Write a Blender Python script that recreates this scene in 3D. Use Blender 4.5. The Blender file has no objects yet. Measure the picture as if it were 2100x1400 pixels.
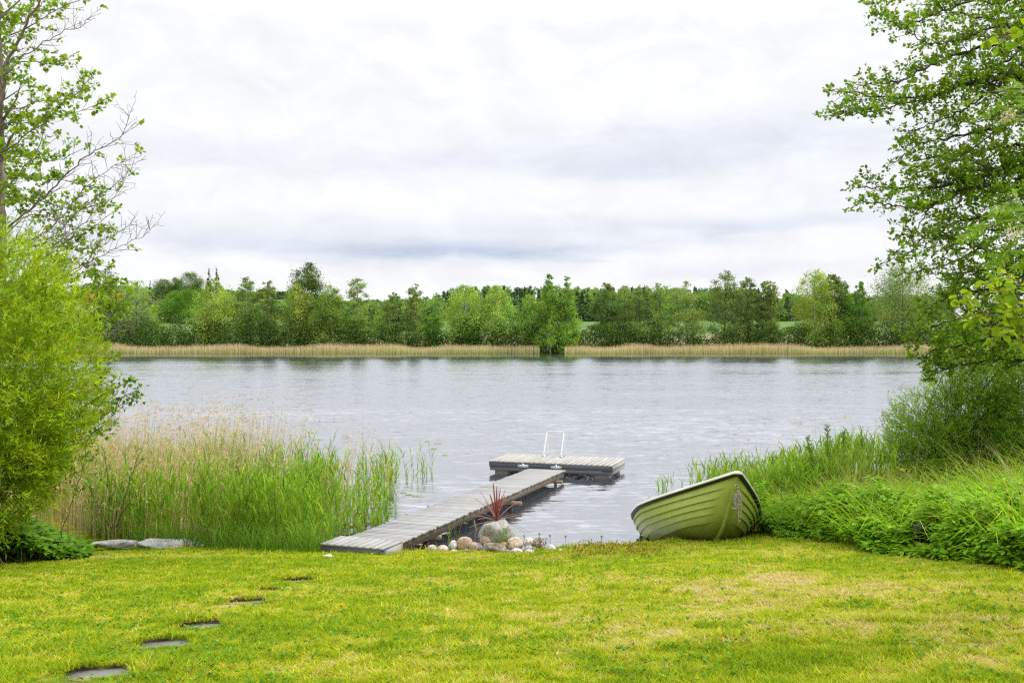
import bpy, bmesh, math
import numpy as np
from mathutils import Vector, Matrix

S = bpy.context.scene
R = math.radians
F, H, HZ = 1950.0, 3.2, 695.0          # focal length and horizon row of the 2100 px wide photograph, camera height

# ------------------------------------------------------------------ camera
cam_d = bpy.data.cameras.new('camera'); cam = bpy.data.objects.new('camera', cam_d)
S.collection.objects.link(cam); S.camera = cam
cam.location = (0, 0, H); cam.rotation_euler = (R(90), 0, 0)
cam_d.sensor_width = 36; cam_d.lens = F / 2100 * 36; cam_d.shift_y = -5 / 2100
cam_d.clip_start = 0.05; cam_d.clip_end = 6000

# ------------------------------------------------------------------ sky, sun, exposure
SUN_EL, SUN_AZ = R(52), R(68)          # azimuth clockwise from +Y (the view direction)
W = bpy.data.worlds.new('World'); S.world = W; W.use_nodes = True
nt = W.node_tree; nt.nodes.clear()
def NT(tree):
    def node(t, **kw):
        n = tree.nodes.new(t)
        for k, v in kw.items(): setattr(n, k, v)
        return n
    def lk(a, b): tree.links.new(a, b)
    def M(op, a, b=None, c=None, clamp=False):
        n = tree.nodes.new('ShaderNodeMath'); n.operation = op; n.use_clamp = clamp
        for i, s in enumerate((a, b, c)):
            if s is None: continue
            if isinstance(s, (int, float)): n.inputs[i].default_value = s
            else: tree.links.new(s, n.inputs[i])
        return n.outputs[0]
    def MIX(f, a, b, blend='MIX'):
        n = tree.nodes.new('ShaderNodeMix'); n.data_type = 'RGBA'; n.blend_type = blend
        for s, i in ((f, 0), (a, 6), (b, 7)):
            if isinstance(s, (int, float)): n.inputs[i].default_value = s
            elif isinstance(s, tuple): n.inputs[i].default_value = (*s, 1) if len(s) == 3 else s
            else: tree.links.new(s, n.inputs[i])
        return n.outputs[2]
    def RAMP(f, *st):
        n = tree.nodes.new('ShaderNodeValToRGB'); e = n.color_ramp.elements
        while len(e) < len(st): e.new(0.5)
        for k, (p, c) in enumerate(st):
            e[k].position = p; e[k].color = (c, c, c, 1) if isinstance(c, (int, float)) else (*c, 1)
        tree.links.new(f, n.inputs[0]); return n.outputs[0]
    def NOISE(vec, scale, detail=4, rough=.55, dist=0):
        n = tree.nodes.new('ShaderNodeTexNoise'); n.inputs['Scale'].default_value = scale
        n.inputs['Detail'].default_value = detail; n.inputs['Roughness'].default_value = rough
        n.inputs['Distortion'].default_value = dist
        if vec is not None: tree.links.new(vec, n.inputs['Vector'])
        return n.outputs[0]
    def MAP(vec, scale=(1, 1, 1), rot=(0, 0, 0), loc=(0, 0, 0)):
        n = tree.nodes.new('ShaderNodeMapping')
        n.inputs['Scale'].default_value = scale; n.inputs['Rotation'].default_value = rot; n.inputs['Location'].default_value = loc
        tree.links.new(vec, n.inputs[0]); return n.outputs[0]
    return node, lk, M, MIX, RAMP, NOISE, MAP
node, lk, M, MIX, RAMP, NOISE, MAP = NT(nt)
tc = node('ShaderNodeTexCoord'); sp = node('ShaderNodeSeparateXYZ'); lk(tc.outputs['Generated'], sp.inputs[0])
X, Y, Z = sp.outputs
az = M('ARCTAN2', X, Y); el = M('ARCSINE', Z)
den = M('ADD', M('MAXIMUM', Z, 0.0), .07)
cb = node('ShaderNodeCombineXYZ'); lk(M('DIVIDE', X, den), cb.inputs[0]); lk(M('DIVIDE', Y, den), cb.inputs[1])
n1 = NOISE(MAP(cb.outputs[0], (.32, .75, 1), loc=(3.1, 1.7, 0)), 1.0, 6, .55, .3)
cb2 = node('ShaderNodeCombineXYZ'); lk(M('MULTIPLY', az, 5.0), cb2.inputs[0]); lk(M('MULTIPLY', el, 26.0), cb2.inputs[1])
n2 = NOISE(cb2.outputs[0], 1.3, 5, .55, .4)
n3 = NOISE(cb2.outputs[0], 3.1, 4, .6, .2)
elw = M('ADD', el, M('MULTIPLY', M('SUBTRACT', n2, .5), .035))
azw = M('ADD', az, M('MULTIPLY', M('SUBTRACT', n3, .5), .25))
def cloud_band(px, py, sx, sy, a):
    a0 = math.atan((px - 1050) / F); e0 = math.atan((HZ - py) / F)
    u = M('DIVIDE', M('SUBTRACT', azw, a0), sx / F); v = M('DIVIDE', M('SUBTRACT', elw, e0), sy / F)
    q = M('ADD', M('MULTIPLY', u, u), M('MULTIPLY', v, v))
    return M('MULTIPLY', M('EXPONENT', M('MULTIPLY', q, -1.0)), a)
tot = None
for b in ((960, 516, 300, 20, .85), (1500, 300, 330, 46, .34), (380, 505, 420, 28, .32), (1560, 470, 420, 22, .40),
          (900, 470, 600, 36, .22), (1250, 350, 360, 28, .20), (1000, 330, 500, 30, .16), (300, 320, 300, 40, .14), (240, 40, 200, 40, .10),
          (1450, 555, 500, 20, .20), (600, 180, 400, 50, .07), (1900, 420, 300, 30, .2)):
    o = cloud_band(*b); tot = o if tot is None else M('ADD', tot, o)
far_up = M('MULTIPLY', M('SUBTRACT', el, .33), 3.0, clamp=True)
soft = RAMP(n1, (.38, 0.0), (.72, 1.0))
dark = M('ADD', M('MULTIPLY', tot, M('ADD', M('MULTIPLY', n2, 1.3), .3)), M('MULTIPLY', soft, M('ADD', M('MULTIPLY', far_up, .22), .11)), clamp=True)
ccol = MIX(dark, (1.0, 1.0, 1.015), (.54, .615, .79))
n4 = NOISE(MAP(cb2.outputs[0], (1.7, .62, 1), loc=(7, 3, 0)), 1.5, 7, .60, .5)
mott = M('ADD', .93, M('MULTIPLY', RAMP(n4, (.34, 0.0), (.66, 1.0)), .11))
up = M('MULTIPLY', mott, M('ADD', .735, M('ADD', M('MULTIPLY', M('MULTIPLY', M('SUBTRACT', Z, .31), 5.0, clamp=True), .62), M('MULTIPLY', M('SUBTRACT', Z, .5), .5, clamp=True))))
vm = node('ShaderNodeVectorMath', operation='SCALE'); lk(ccol, vm.inputs[0]); lk(up, vm.inputs['Scale'])
sky = node('ShaderNodeTexSky', sky_type='NISHITA', sun_disc=False, sun_elevation=SUN_EL, sun_rotation=SUN_AZ)
b1 = node('ShaderNodeBackground'); lk(sky.outputs[0], b1.inputs[0]); b1.inputs[1].default_value = .12
b2 = node('ShaderNodeBackground'); lk(vm.outputs[0], b2.inputs[0]); b2.inputs[1].default_value = 1.0
mx = node('ShaderNodeMixShader'); mx.inputs[0].default_value = .96
lk(b1.outputs[0], mx.inputs[1]); lk(b2.outputs[0], mx.inputs[2])
wo = node('ShaderNodeOutputWorld'); lk(mx.outputs[0], wo.inputs[0])

sun_d = bpy.data.lights.new('sun', 'SUN'); sun = bpy.data.objects.new('sun', sun_d); S.collection.objects.link(sun)
sun_d.energy = 2.6; sun_d.angle = R(11); sun_d.color = (1, .95, .86)
sv = Vector((math.sin(SUN_AZ) * math.cos(SUN_EL), math.cos(SUN_AZ) * math.cos(SUN_EL), math.sin(SUN_EL)))
sun.rotation_euler = sv.to_track_quat('Z', 'Y').to_euler(); sun.location = (20, 10, 40)
S.view_settings.view_transform = 'Standard'; S.view_settings.look = 'None'
S.view_settings.exposure = 0.48; S.view_settings.gamma = 1
S.cycles.use_denoising = False; S.cycles.filter_width = 1.3; S.cycles.max_bounces = 8; S.cycles.transparent_max_bounces = 4

# ------------------------------------------------------------------ helpers
def rg(seed): return np.random.default_rng(seed)
def P(px, py, D): return np.array([(px - 1050) / F * D, D, H - (py - HZ) / F * D])
def hash2(ix, iy, seed):
    h = (ix.astype(np.int64) * 374761393 + iy.astype(np.int64) * 668265263 + seed * 982451653) & 0x7fffffff
    h = ((h ^ (h >> 13)) * 1274126177) & 0x7fffffff
    return ((h ^ (h >> 16)) & 0xffff) / 65535.0
def vnoise(x, y, seed=0):
    x = np.asarray(x, float); y = np.asarray(y, float)
    ix = np.floor(x); iy = np.floor(y); fx = x - ix; fy = y - iy
    fx = fx * fx * (3 - 2 * fx); fy = fy * fy * (3 - 2 * fy)
    a = hash2(ix, iy, seed); b = hash2(ix + 1, iy, seed); c = hash2(ix, iy + 1, seed); d = hash2(ix + 1, iy + 1, seed)
    return (a * (1 - fx) + b * fx) * (1 - fy) + (c * (1 - fx) + d * fx) * fy
def fbm(x, y, seed=0, o=4):
    s = 0; a = .5; t = 0
    for k in range(o):
        s = s + a * vnoise(x * 2 ** k, y * 2 ** k, seed + k * 17); t += a; a *= .55
    return s / t
def sm(a, b, x):
    t = np.clip((np.asarray(x, float) - a) / (b - a), 0, 1); return t * t * (3 - 2 * t)
def nrm(v): return v / (np.linalg.norm(v, axis=-1, keepdims=True) + 1e-9)

class MB:
    """collects vertices, faces and a colour per vertex for ONE mesh object"""
    def __init__(s): s.v = []; s.f = []; s.c = []; s.n = 0
    def add(s, v, f, c=(1, 1, 1)):
        v = np.asarray(v, float).reshape(-1, 3)
        c = np.asarray(c, float)
        if c.ndim == 1: c = np.broadcast_to(c, (len(v), 3))
        s.v.append(v); s.c.append(c)
        fs = f if isinstance(f, list) and len(f) and isinstance(f[0], np.ndarray) else [np.asarray(f)]
        for a in fs: s.f.append(a.astype(np.int64) + s.n)
        s.n += len(v)
    def box(s, lo, hi, c=(1, 1, 1), bev=0.0):
        (x0, y0, z0), (x1, y1, z1) = lo, hi
        if bev <= 0:
            v = [(x0, y0, z0), (x1, y0, z0), (x1, y1, z0), (x0, y1, z0), (x0, y0, z1), (x1, y0, z1), (x1, y1, z1), (x0, y1, z1)]
            s.add(v, [(0, 3, 2, 1), (4, 5, 6, 7), (0, 1, 5, 4), (1, 2, 6, 5), (2, 3, 7, 6), (3, 0, 4, 7)], c)
        else:                                       # chamfered top edges
            b = bev
            v = [(x0, y0, z0), (x1, y0, z0), (x1, y1, z0), (x0, y1, z0), (x0, y0, z1 - b), (x1, y0, z1 - b), (x1, y1, z1 - b), (x0, y1, z1 - b),
                 (x0 + b, y0 + b, z1), (x1 - b, y0 + b, z1), (x1 - b, y1 - b, z1), (x0 + b, y1 - b, z1)]
            s.add(v, [(0, 3, 2, 1), (0, 1, 5, 4), (1, 2, 6, 5), (2, 3, 7, 6), (3, 0, 4, 7), (4, 5, 9, 8), (5, 6, 10, 9), (6, 7, 11, 10), (7, 4, 8, 11), (8, 9, 10, 11)], c)
    def tube(s, p, r, k=5, c=(1, 1, 1), cap=True):
        p = np.asarray(p, float); n = len(p); r = np.broadcast_to(np.asarray(r, float), (n,))
        t = nrm(np.gradient(p, axis=0))
        ref = np.array([0, 0, 1.]) if abs(t[n // 2][2]) < .8 else np.array([1., 0, 0])
        a = nrm(np.cross(t, ref)); b = np.cross(t, a)
        th = np.arange(k) * 2 * math.pi / k
        ring = p[:, None] + r[:, None, None] * (np.cos(th)[None, :, None] * a[:, None] + np.sin(th)[None, :, None] * b[:, None])
        i = np.arange(n - 1)[:, None] * k; j = np.arange(k)[None]; j2 = (j + 1) % k
        f = np.stack([i + j, i + j2, i + k + j2, i + k + j], -1).reshape(-1, 4)
        fs = [f]
        if cap and k >= 3: fs += [np.arange(k)[None, ::-1], (np.arange(k) + (n - 1) * k)[None]]
        s.add(ring.reshape(-1, 3), fs, c)
    def build(s, name, mat, parent=None, smooth=False):
        me = bpy.data.meshes.new(name)
        if s.n:
            v = np.concatenate(s.v); c = np.concatenate(s.c)
            me.vertices.add(len(v)); me.vertices.foreach_set('co', v.astype(np.float32).ravel())
            tot = sum(f.size for f in s.f); me.loops.add(tot)
            me.loops.foreach_set('vertex_index', np.concatenate([f.ravel() for f in s.f]).astype(np.int32))
            ls = []; o = 0
            for f in s.f:
                ls.append(o + np.arange(len(f)) * f.shape[1]); o += f.size
            ls = np.concatenate(ls).astype(np.int32)
            me.polygons.add(len(ls)); me.polygons.foreach_set('loop_start', ls)
            if smooth: me.polygons.foreach_set('use_smooth', np.ones(len(ls), bool))
            at = me.color_attributes.new('col', 'FLOAT_COLOR', 'POINT')
            at.data.foreach_set('color', np.concatenate([c, np.ones((len(c), 1))], 1).astype(np.float32).ravel())
            me.update(calc_edges=True)
        me.materials.append(mat)
        ob = bpy.data.objects.new(name, me); S.collection.objects.link(ob)
        if parent is not None: ob.parent = parent
        return ob
def tag(o, label=None, cat=None, group=None, kind=None):
    for k, v in (('label', label), ('category', cat), ('group', group), ('kind', kind)):
        if v: o[k] = v
    return o
def empty(name, loc=(0, 0, 0), rot=(0, 0, 0)):
    o = bpy.data.objects.new(name, None); S.collection.objects.link(o); o.location = loc; o.rotation_euler = rot
    o.empty_display_size = .1
    return o
def kites(mb, C, T, N, L, Wd, col, fold=.12, mid=.42):
    """leaf blades: base C, direction T, face normal N, length L, width Wd (arrays)"""
    B = nrm(np.cross(N, T)); N2 = np.cross(T, B)
    L = np.broadcast_to(L, (len(C),))[:, None]; Wd = np.broadcast_to(Wd, (len(C),))[:, None]
    m = C + T * L * mid
    v = np.stack([C, m + B * Wd / 2 + N2 * Wd * fold, C + T * L, m - B * Wd / 2 + N2 * Wd * fold], 1).reshape(-1, 3)
    i = np.arange(len(C))[:, None] * 4
    mb.add(v, np.concatenate([i, i + 1, i + 2, i + 3], 1), np.repeat(col, 4, 0))
def ovals(mb, C, T, N, L, Wd, col, fold=.1):
    """rounder six-cornered leaves"""
    B = nrm(np.cross(N, T)); N2 = np.cross(T, B)
    L = np.broadcast_to(L, (len(C),))[:, None]; Wd = np.broadcast_to(Wd, (len(C),))[:, None]
    a = C + T * L * .25; b = C + T * L * .65
    up = N2 * Wd * fold
    v = np.stack([C, a + B * Wd * .46 + up, b + B * Wd * .42 + up, C + T * L, b - B * Wd * .42 + up, a - B * Wd * .46 + up], 1).reshape(-1, 3)
    i = np.arange(len(C))[:, None] * 6
    mb.add(v, [np.concatenate([i, i + 1, i + 2, i + 3], 1), np.concatenate([i, i + 3, i + 4, i + 5], 1)], np.repeat(col, 6, 0))
def rdir(r, n): return nrm(r.normal(size=(n, 3)))
def tint(r, n, base, var=.2, yel=.15):
    base = np.asarray(base, float)
    k = 1 + r.normal(size=(n, 1)) * var
    c = base * np.clip(k, .45, 1.8)
    y = np.clip(r.normal(size=n) * yel, -.3, .5)
    c = c * np.stack([1 + y, 1 + .35 * y, 1 - .3 * y], 1)
    return np.clip(c, .002, .9)
def blades(mb, B, hgt, wid, lean, az, col, tipcol=None, seg=2, droop=0.0):
    """grass blades: base points, height, width, lean (horizontal reach / height), azimuth"""
    n = len(B); d = np.stack([np.cos(az), np.sin(az), np.zeros(n)], 1)
    sd = np.stack([-np.sin(az), np.cos(az), np.zeros(n)], 1)
    rt = R_BL.normal(size=n) * .9; sd = sd * np.cos(rt)[:, None] + d * np.sin(rt)[:, None]
    vs = []; cs = []
    tc_ = col if tipcol is None else tipcol
    for k in range(seg):
        t = k / seg
        p = B + d * (hgt * lean * t ** 1.8)[:, None]; p[:, 2] += hgt * (t - droop * t ** 3 * lean)
        w = wid * (1 - t ** 2 * .6) / 2
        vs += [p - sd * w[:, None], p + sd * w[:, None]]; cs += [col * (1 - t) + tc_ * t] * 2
    p = B + d * (hgt * lean)[:, None]; p[:, 2] += hgt * (1 - droop * lean); vs.append(p); cs.append(tc_)
    m = 2 * seg + 1
    v = np.stack(vs, 1).reshape(-1, 3); c = np.stack(cs, 1).reshape(-1, 3)
    i = np.arange(n)[:, None] * m
    fs = []
    for k in range(seg - 1): fs.append(np.concatenate([i + 2 * k, i + 2 * k + 1, i + 2 * k + 3, i + 2 * k + 2], 1))
    fs.append(np.concatenate([i + 2 * seg - 2, i + 2 * seg - 1, i + 2 * seg], 1))
    mb.add(v, fs, c)
R_BL = rg(77)

# ------------------------------------------------------------------ materials
def newmat(name):
    m = bpy.data.materials.new(name); m.use_nodes = True; t = m.node_tree; t.nodes.clear()
    out = t.nodes.new('ShaderNodeOutputMaterial'); return m, t, out
def leafmat(name, tr=.38, rough=.5, spec=.35, tcol=(1.25, 1.2, .55)):
    m, t, out = newmat(name); node, lk, M, MIX, RAMP, NOISE, MAP = NT(t)
    a = node('ShaderNodeVertexColor', layer_name='col')
    p = node('ShaderNodeBsdfPrincipled'); p.inputs['Roughness'].default_value = rough; p.inputs['Specular IOR Level'].default_value = spec
    lk(a.outputs[0], p.inputs['Base Color'])
    q = node('ShaderNodeBsdfTranslucent'); lk(MIX(1.0, a.outputs[0], tcol, 'MULTIPLY'), q.inputs[0])
    x = node('ShaderNodeMixShader'); x.inputs[0].default_value = tr
    lk(p.outputs[0], x.inputs[1]); lk(q.outputs[0], x.inputs[2]); lk(x.outputs[0], out.inputs[0])
    return m
def surf(name, rough=.6, spec=.4, noise=None, metal=0.0, bump=None, coat=0.0):
    """vertex colour times an optional procedural mottling: noise=(scale xyz, low, high, detail)"""
    m, t, out = newmat(name); node, lk, M, MIX, RAMP, NOISE, MAP = NT(t)
    a = node('ShaderNodeVertexColor', layer_name='col'); c = a.outputs[0]
    tcn = node('ShaderNodeTexCoord').outputs['Object']
    p = node('ShaderNodeBsdfPrincipled'); p.inputs['Roughness'].default_value = rough
    p.inputs['Specular IOR Level'].default_value = spec; p.inputs['Metallic'].default_value = metal; p.inputs['Coat Weight'].default_value = coat
    if noise:
        for sc, lo, hi, det in (noise if isinstance(noise, list) else [noise]):
            n = NOISE(MAP(tcn, sc), 1.0, det, .6)
            c = MIX(1.0, c, RAMP(n, (.3, lo), (.7, hi)), 'MULTIPLY')
    if bump:
        b = node('ShaderNodeBump'); b.inputs['Distance'].default_value = bump[1]
        lk(NOISE(MAP(tcn, bump[0]), 1.0, 5, .6), b.inputs['Height']); lk(b.outputs[0], p.inputs['Normal'])
    lk(c, p.inputs['Base Color']); lk(p.outputs[0], out.inputs[0])
    return m
M_LEAF = leafmat('leaf', .40, .55, .18); M_SOFT = leafmat('soft_leaf', .45, .7, .12); M_FAR = leafmat('far_leaf', .28, .8, .06); M_GRASS = leafmat('grass_blade', .42, .65, .08, (1.15, 1.15, .6))
M_REED = leafmat('reed_blade', .32, .65, .12, (1.1, 1.1, .7))
M_BARK = surf('bark', .85, .15, [((30, 30, 8), .6, 1.25, 4)])
M_SOIL = surf('soil', .95, .1, [((9, 9, 9), .75, 1.2, 5)])
M_WOODX = surf('weathered_wood_across', .75, .25, [((5, 70, 40), .78, 1.15, 5), ((1.2, 14, 6), .85, 1.1, 3)])
M_WOODY = surf('weathered_wood_along', .75, .25, [((70, 5, 40), .78, 1.15, 5), ((14, 1.2, 6), .85, 1.1, 3)])
M_BOARD = surf('shade_toned_board', .6, .3, [((3, 30, 30), .88, 1.1, 4)])
M_STONE = surf('granite', .8, .3, [((34, 34, 34), .48, 1.35, 6), ((7, 7, 7), .66, 1.2, 5)], bump=((40, 40, 40), .006))
M_SLATE = surf('slate', .75, .3, [((22, 22, 22), .8, 1.15, 5)], bump=((30, 30, 30), .004))
M_GEL = surf('green_gelcoat', .42, .4, [((2.2, 2.2, 2.2), .84, 1.08, 5), ((5, 9, 3), .95, 1.03, 5)])
M_PLAST = surf('plastic', .5, .4); M_METAL = surf('galvanised_steel', .35, .5, [((20, 20, 20), .85, 1.1, 4)], metal=.85)
M_WHITE = surf('white_metal', .4, .5); M_ROPE = surf('rope', .9, .1, [((90, 90, 200), .6, 1.2, 2)])
M_FLOWER = leafmat('petal', .3, .6, .2, (1, 1, .9)); M_WALL = surf('render_wall', .85, .2, [((1, 1, 1), .9, 1.05, 4)])
M_ROOF = surf('roof_tile', .8, .2, [((1.5, .4, 1.5), .8, 1.15, 4)]); M_GLASS = surf('window_glass', .1, .6)

# ------------------------------------------------------------------ near bank terrain
_sx = np.array([-60, -14, -9, -7, -5.5, -4, -2.6, -1, .6, 2, 3, 4, 5, 6.5, 8, 10, 14, 60.])
_sy = np.array([24, 20, 18, 15.2, 14.0, 13.35, 13.0, 13.0, 13.2, 13.6, 13.9, 15.2, 17.0, 19.2, 20.6, 22, 24, 26.])
def shore(x): return np.interp(x, _sx, _sy) + .16 * (vnoise(np.asarray(x) * 1.1, 0 * np.asarray(x), 5) - .5)
def ground(x, y):
    x = np.asarray(x, float); y = np.asarray(y, float)
    base = 2.18 - .145 * np.maximum(y, 2.0) + .02 * np.minimum(y - 2, 0) * -1
    z = base + .05 * np.clip(x, 0, 9)
    z = np.maximum(z, .20 + .06 * np.clip(x - 3, 0, 4)) + .05 * (fbm(x * .7, y * .7, 3, 3) - .5)
    d = y - shore(x)
    return np.where(d > 0, np.maximum(z - d * .55 - sm(0, .35, d) * .12, -.7), z)
def G(px, py):
    """the point of the near ground seen at this pixel"""
    D = np.linspace(3.2, 30, 2700); q = H - (py - HZ) / F * D
    g = ground((px - 1050) / F * D, D); k = np.argmax(q <= g)
    return np.array([(px - 1050) / F * D[k], D[k], g[k]])
STONES = [(203, 1374, .38, .36), (335, 1316, .36, .38), (412, 1279, .34, .36), (508, 1231, .38, .38), (553, 1208, .24, .18), (607, 1188, .40, .34)]
ST = [(G(a, b), w, d) for a, b, w, d in STONES]
def stone_mask(x, y, k=1.0):
    m = np.zeros(np.shape(x))  # the oblong outlines of the stepping stones
    for (c, w, d) in ST:
        a = R(14); u = (x - c[0]) * math.cos(a) + (y - c[1]) * math.sin(a); v = -(x - c[0]) * math.sin(a) + (y - c[1]) * math.cos(a)
        m = np.maximum(m, ((np.abs(u) / (w / 2 * k)) ** 3 + (np.abs(v) / (d / 2 * k)) ** 3 < 1) * 1.0)
    return m
_pt = {}
for nm, lst in dict(straw=[(1605, 1187, .28, .42, 1.7), (1560, 1240, .35, .6, .55), (1340, 1265, 1.1, .7, .45), (1230, 1200, .9, .5, .45), (1500, 1320, .7, .35, .6), (1960, 1270, .8, .6, .55),
                           (1950, 1340, .9, .4, .5), (1180, 1380, 1.2, .25, .45), (860, 1290, .8, .5, .35), (250, 1142, 1.2, .28, .9), (120, 1350, .6, .3, .35), (1700, 1200, 1.2, .4, .4), (780, 1215, .6, .3, .35),
                           (1880, 1205, .8, .35, .5), (900, 1190, 1.0, .25, .3), (650, 1330, .5, .4, .25)],
                    green=[(1590, 1345, .75, .4, .9), (1250, 1160, 1.2, .35, .7), (1000, 1160, 1.5, .3, .6), (600, 1290, .8, .5, .6), (420, 1330, .5, .4, .5), (1950, 1190, .9, .35, .5), (480, 1190, .8, .3, .4), (260, 1345, .35, .2, .9), (1210, 1400, .4, .2, .6)]).items():
    _pt[nm] = [(G(a, b), c, d, e) for a, b, c, d, e in lst]
def dry(x, y):
    """0 = fresh green, 1 = straw: the wear of the lawn itself"""
    v = .85 * fbm(x * 1.3, y * 1.3, 11, 4) + .9 * fbm(x * 4.5, y * 4.5, 12, 3) - .57 + .035 * np.clip(x + .5, -2.5, 2.5)
    v = v + .75 * (vnoise(x * 13, y * 13, 14) - .5)
    for k, s in (('straw', 1), ('green', -1)):
        for c, a, b, e in _pt[k]: v = v + s * e * (.8 if e > .85 else .45) * np.exp(-((x - c[0]) / a) ** 2 - ((y - c[1]) / b) ** 2)
    return np.clip(v, 0, 1)
GREEN = np.array([.240, .360, .014]); LIME = np.array([.420, .465, .018]); STRAW = np.array([.560, .470, .190])
def lawn_col(d):
    d = np.asarray(d)[..., None]
    a = GREEN * (1 - sm(.0, .42, d)) + LIME * sm(.0, .42, d)
    return a * (1 - sm(.5, .95, d)) + STRAW * sm(.5, .95, d)

xs = np.concatenate([np.linspace(-400, -60, 18), np.linspace(-58, -12, 24), np.arange(-11.5, 11.6, .09), np.linspace(12, 58, 24), np.linspace(60, 400, 18)])
ysg = np.concatenate([np.linspace(-300, -20, 15), np.linspace(-18, 3.5, 30), np.arange(3.7, 17.5, .075), np.arange(17.7, 34, .4)])
gx, gy = np.meshgrid(xs, ysg)
gz = ground(gx, gy) - .07 * stone_mask(gx, gy, 1.02)
nx, ny = len(xs), len(ysg)
i = (np.arange(ny - 1)[:, None] * nx + np.arange(nx - 1)[None]).ravel()
fq = np.stack([i, i + 1, i + nx + 1, i + nx], 1)
lc = lawn_col(dry(gx, gy)) * np.array([.55, .50, .7]); under = sm(-.1, .5, gy - shore(gx))[..., None]
soil = np.array([.06, .045, .03]); lc = lc * (1 - under) + soil * under
lc = np.where(stone_mask(gx, gy, 1.25)[..., None] > 0, soil, lc)
mb = MB(); mb.add(np.stack([gx, gy, gz], -1), fq, lc.reshape(-1, 3))
tag(mb.build('lawn', M_SOIL, smooth=True), kind='structure')

# grass of the lawn
r = rg(1)
def scatter(n, y0, y1, half, pw=2.0):
    """random ground points inside the view wedge, thinning out with distance"""
    u = r.random(n)
    a = y0 ** (2 - pw) if pw != 2 else 0
    y = y0 * (y1 / y0) ** u if pw == 2 else (u * (y1 ** (2 - pw) - a) + a) ** (1 / (2 - pw))
    return (r.random(n) * 2 - 1) * half * y, y
N = 560000
x, y = scatter(N, 4.1, 14.6, .575, 1.55)
N2 = 300000; N += N2; x = np.concatenate([x, (np.where(r.random(N2) < .5, -1, 1)) * (2.0 + 6.5 * r.random(N2))]); y = np.concatenate([y, 2.0 + 10.0 * r.random(N2)])   # the lawn goes on to both sides
k = (y < shore(x) + .25) & (stone_mask(x, y, .86 + .22 * (r.random(N) - .5)) < .5)
dr = dry(x, y)
k &= r.random(N) < 1 - .45 * sm(.6, 1, dr)
elder_l = (x < -5.0) & (y > 12.2); k &= ~(elder_l & (r.random(N) < .5))
x, y, dr = x[k], y[k], dr[k]; n = len(x)
edge = sm(.7, 0, shore(x) - y); fringe = stone_mask(x, y, 1.3)
tall = (.55 + .7 * vnoise(x * 2.2, y * 2.2, 31)) * (.5 + 1.0 * vnoise(x * 11, y * 11, 32))
front = np.ones(n)
for (c, w, d) in ST: front = np.where((np.abs(x - c[0]) < w * .55) & (y < c[1]) & (y > c[1] - d * .5 - .30), .38, front)
h = (.022 + .028 * r.random(n) ** 1.5) * tall * front * (1 - .35 * dr) * (1 + 1.0 * edge * r.random(n) ** 2 + .35 * fringe)
sc = (y / 6) ** .55
col = lawn_col(np.clip(dr + .20 * r.normal(size=n), 0, 1)) * np.clip(1 + .22 * r.normal(size=(n, 1)), .4, 1.8)
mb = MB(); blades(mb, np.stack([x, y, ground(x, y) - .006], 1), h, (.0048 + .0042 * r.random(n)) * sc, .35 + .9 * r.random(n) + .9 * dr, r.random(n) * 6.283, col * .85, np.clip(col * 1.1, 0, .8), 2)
n = 9000; x, y = scatter(n, 4.2, 13.5, .56, 1.6); k = (y < shore(x)) & (stone_mask(x, y) < .5) & (dry(x, y) < .5) & (vnoise(x * 1.2, y * 1.2, 40) > .42); x, y = x[k], y[k]; n = len(x)
for q in range(3):                                                   # little broad leaves of clover among the blades
    aa = r.random(n) * 6.283; T = np.stack([np.cos(aa), np.sin(aa), .25 + .3 * r.random(n)], 1); T = nrm(T)
    ovals(mb, np.stack([x, y, ground(x, y) + .018 + .012 * r.random(n)], 1), T, nrm(np.array([0, 0, 1.]) + .3 * r.normal(size=(n, 3))), .016 + .012 * r.random(n), .016, tint(r, n, (.13, .27, .02), .2))
tag(mb.build('grass', M_GRASS), 'short mown lawn grass, lime green with dry straw patches, covering the foreground', 'grass', kind='stuff')

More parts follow.
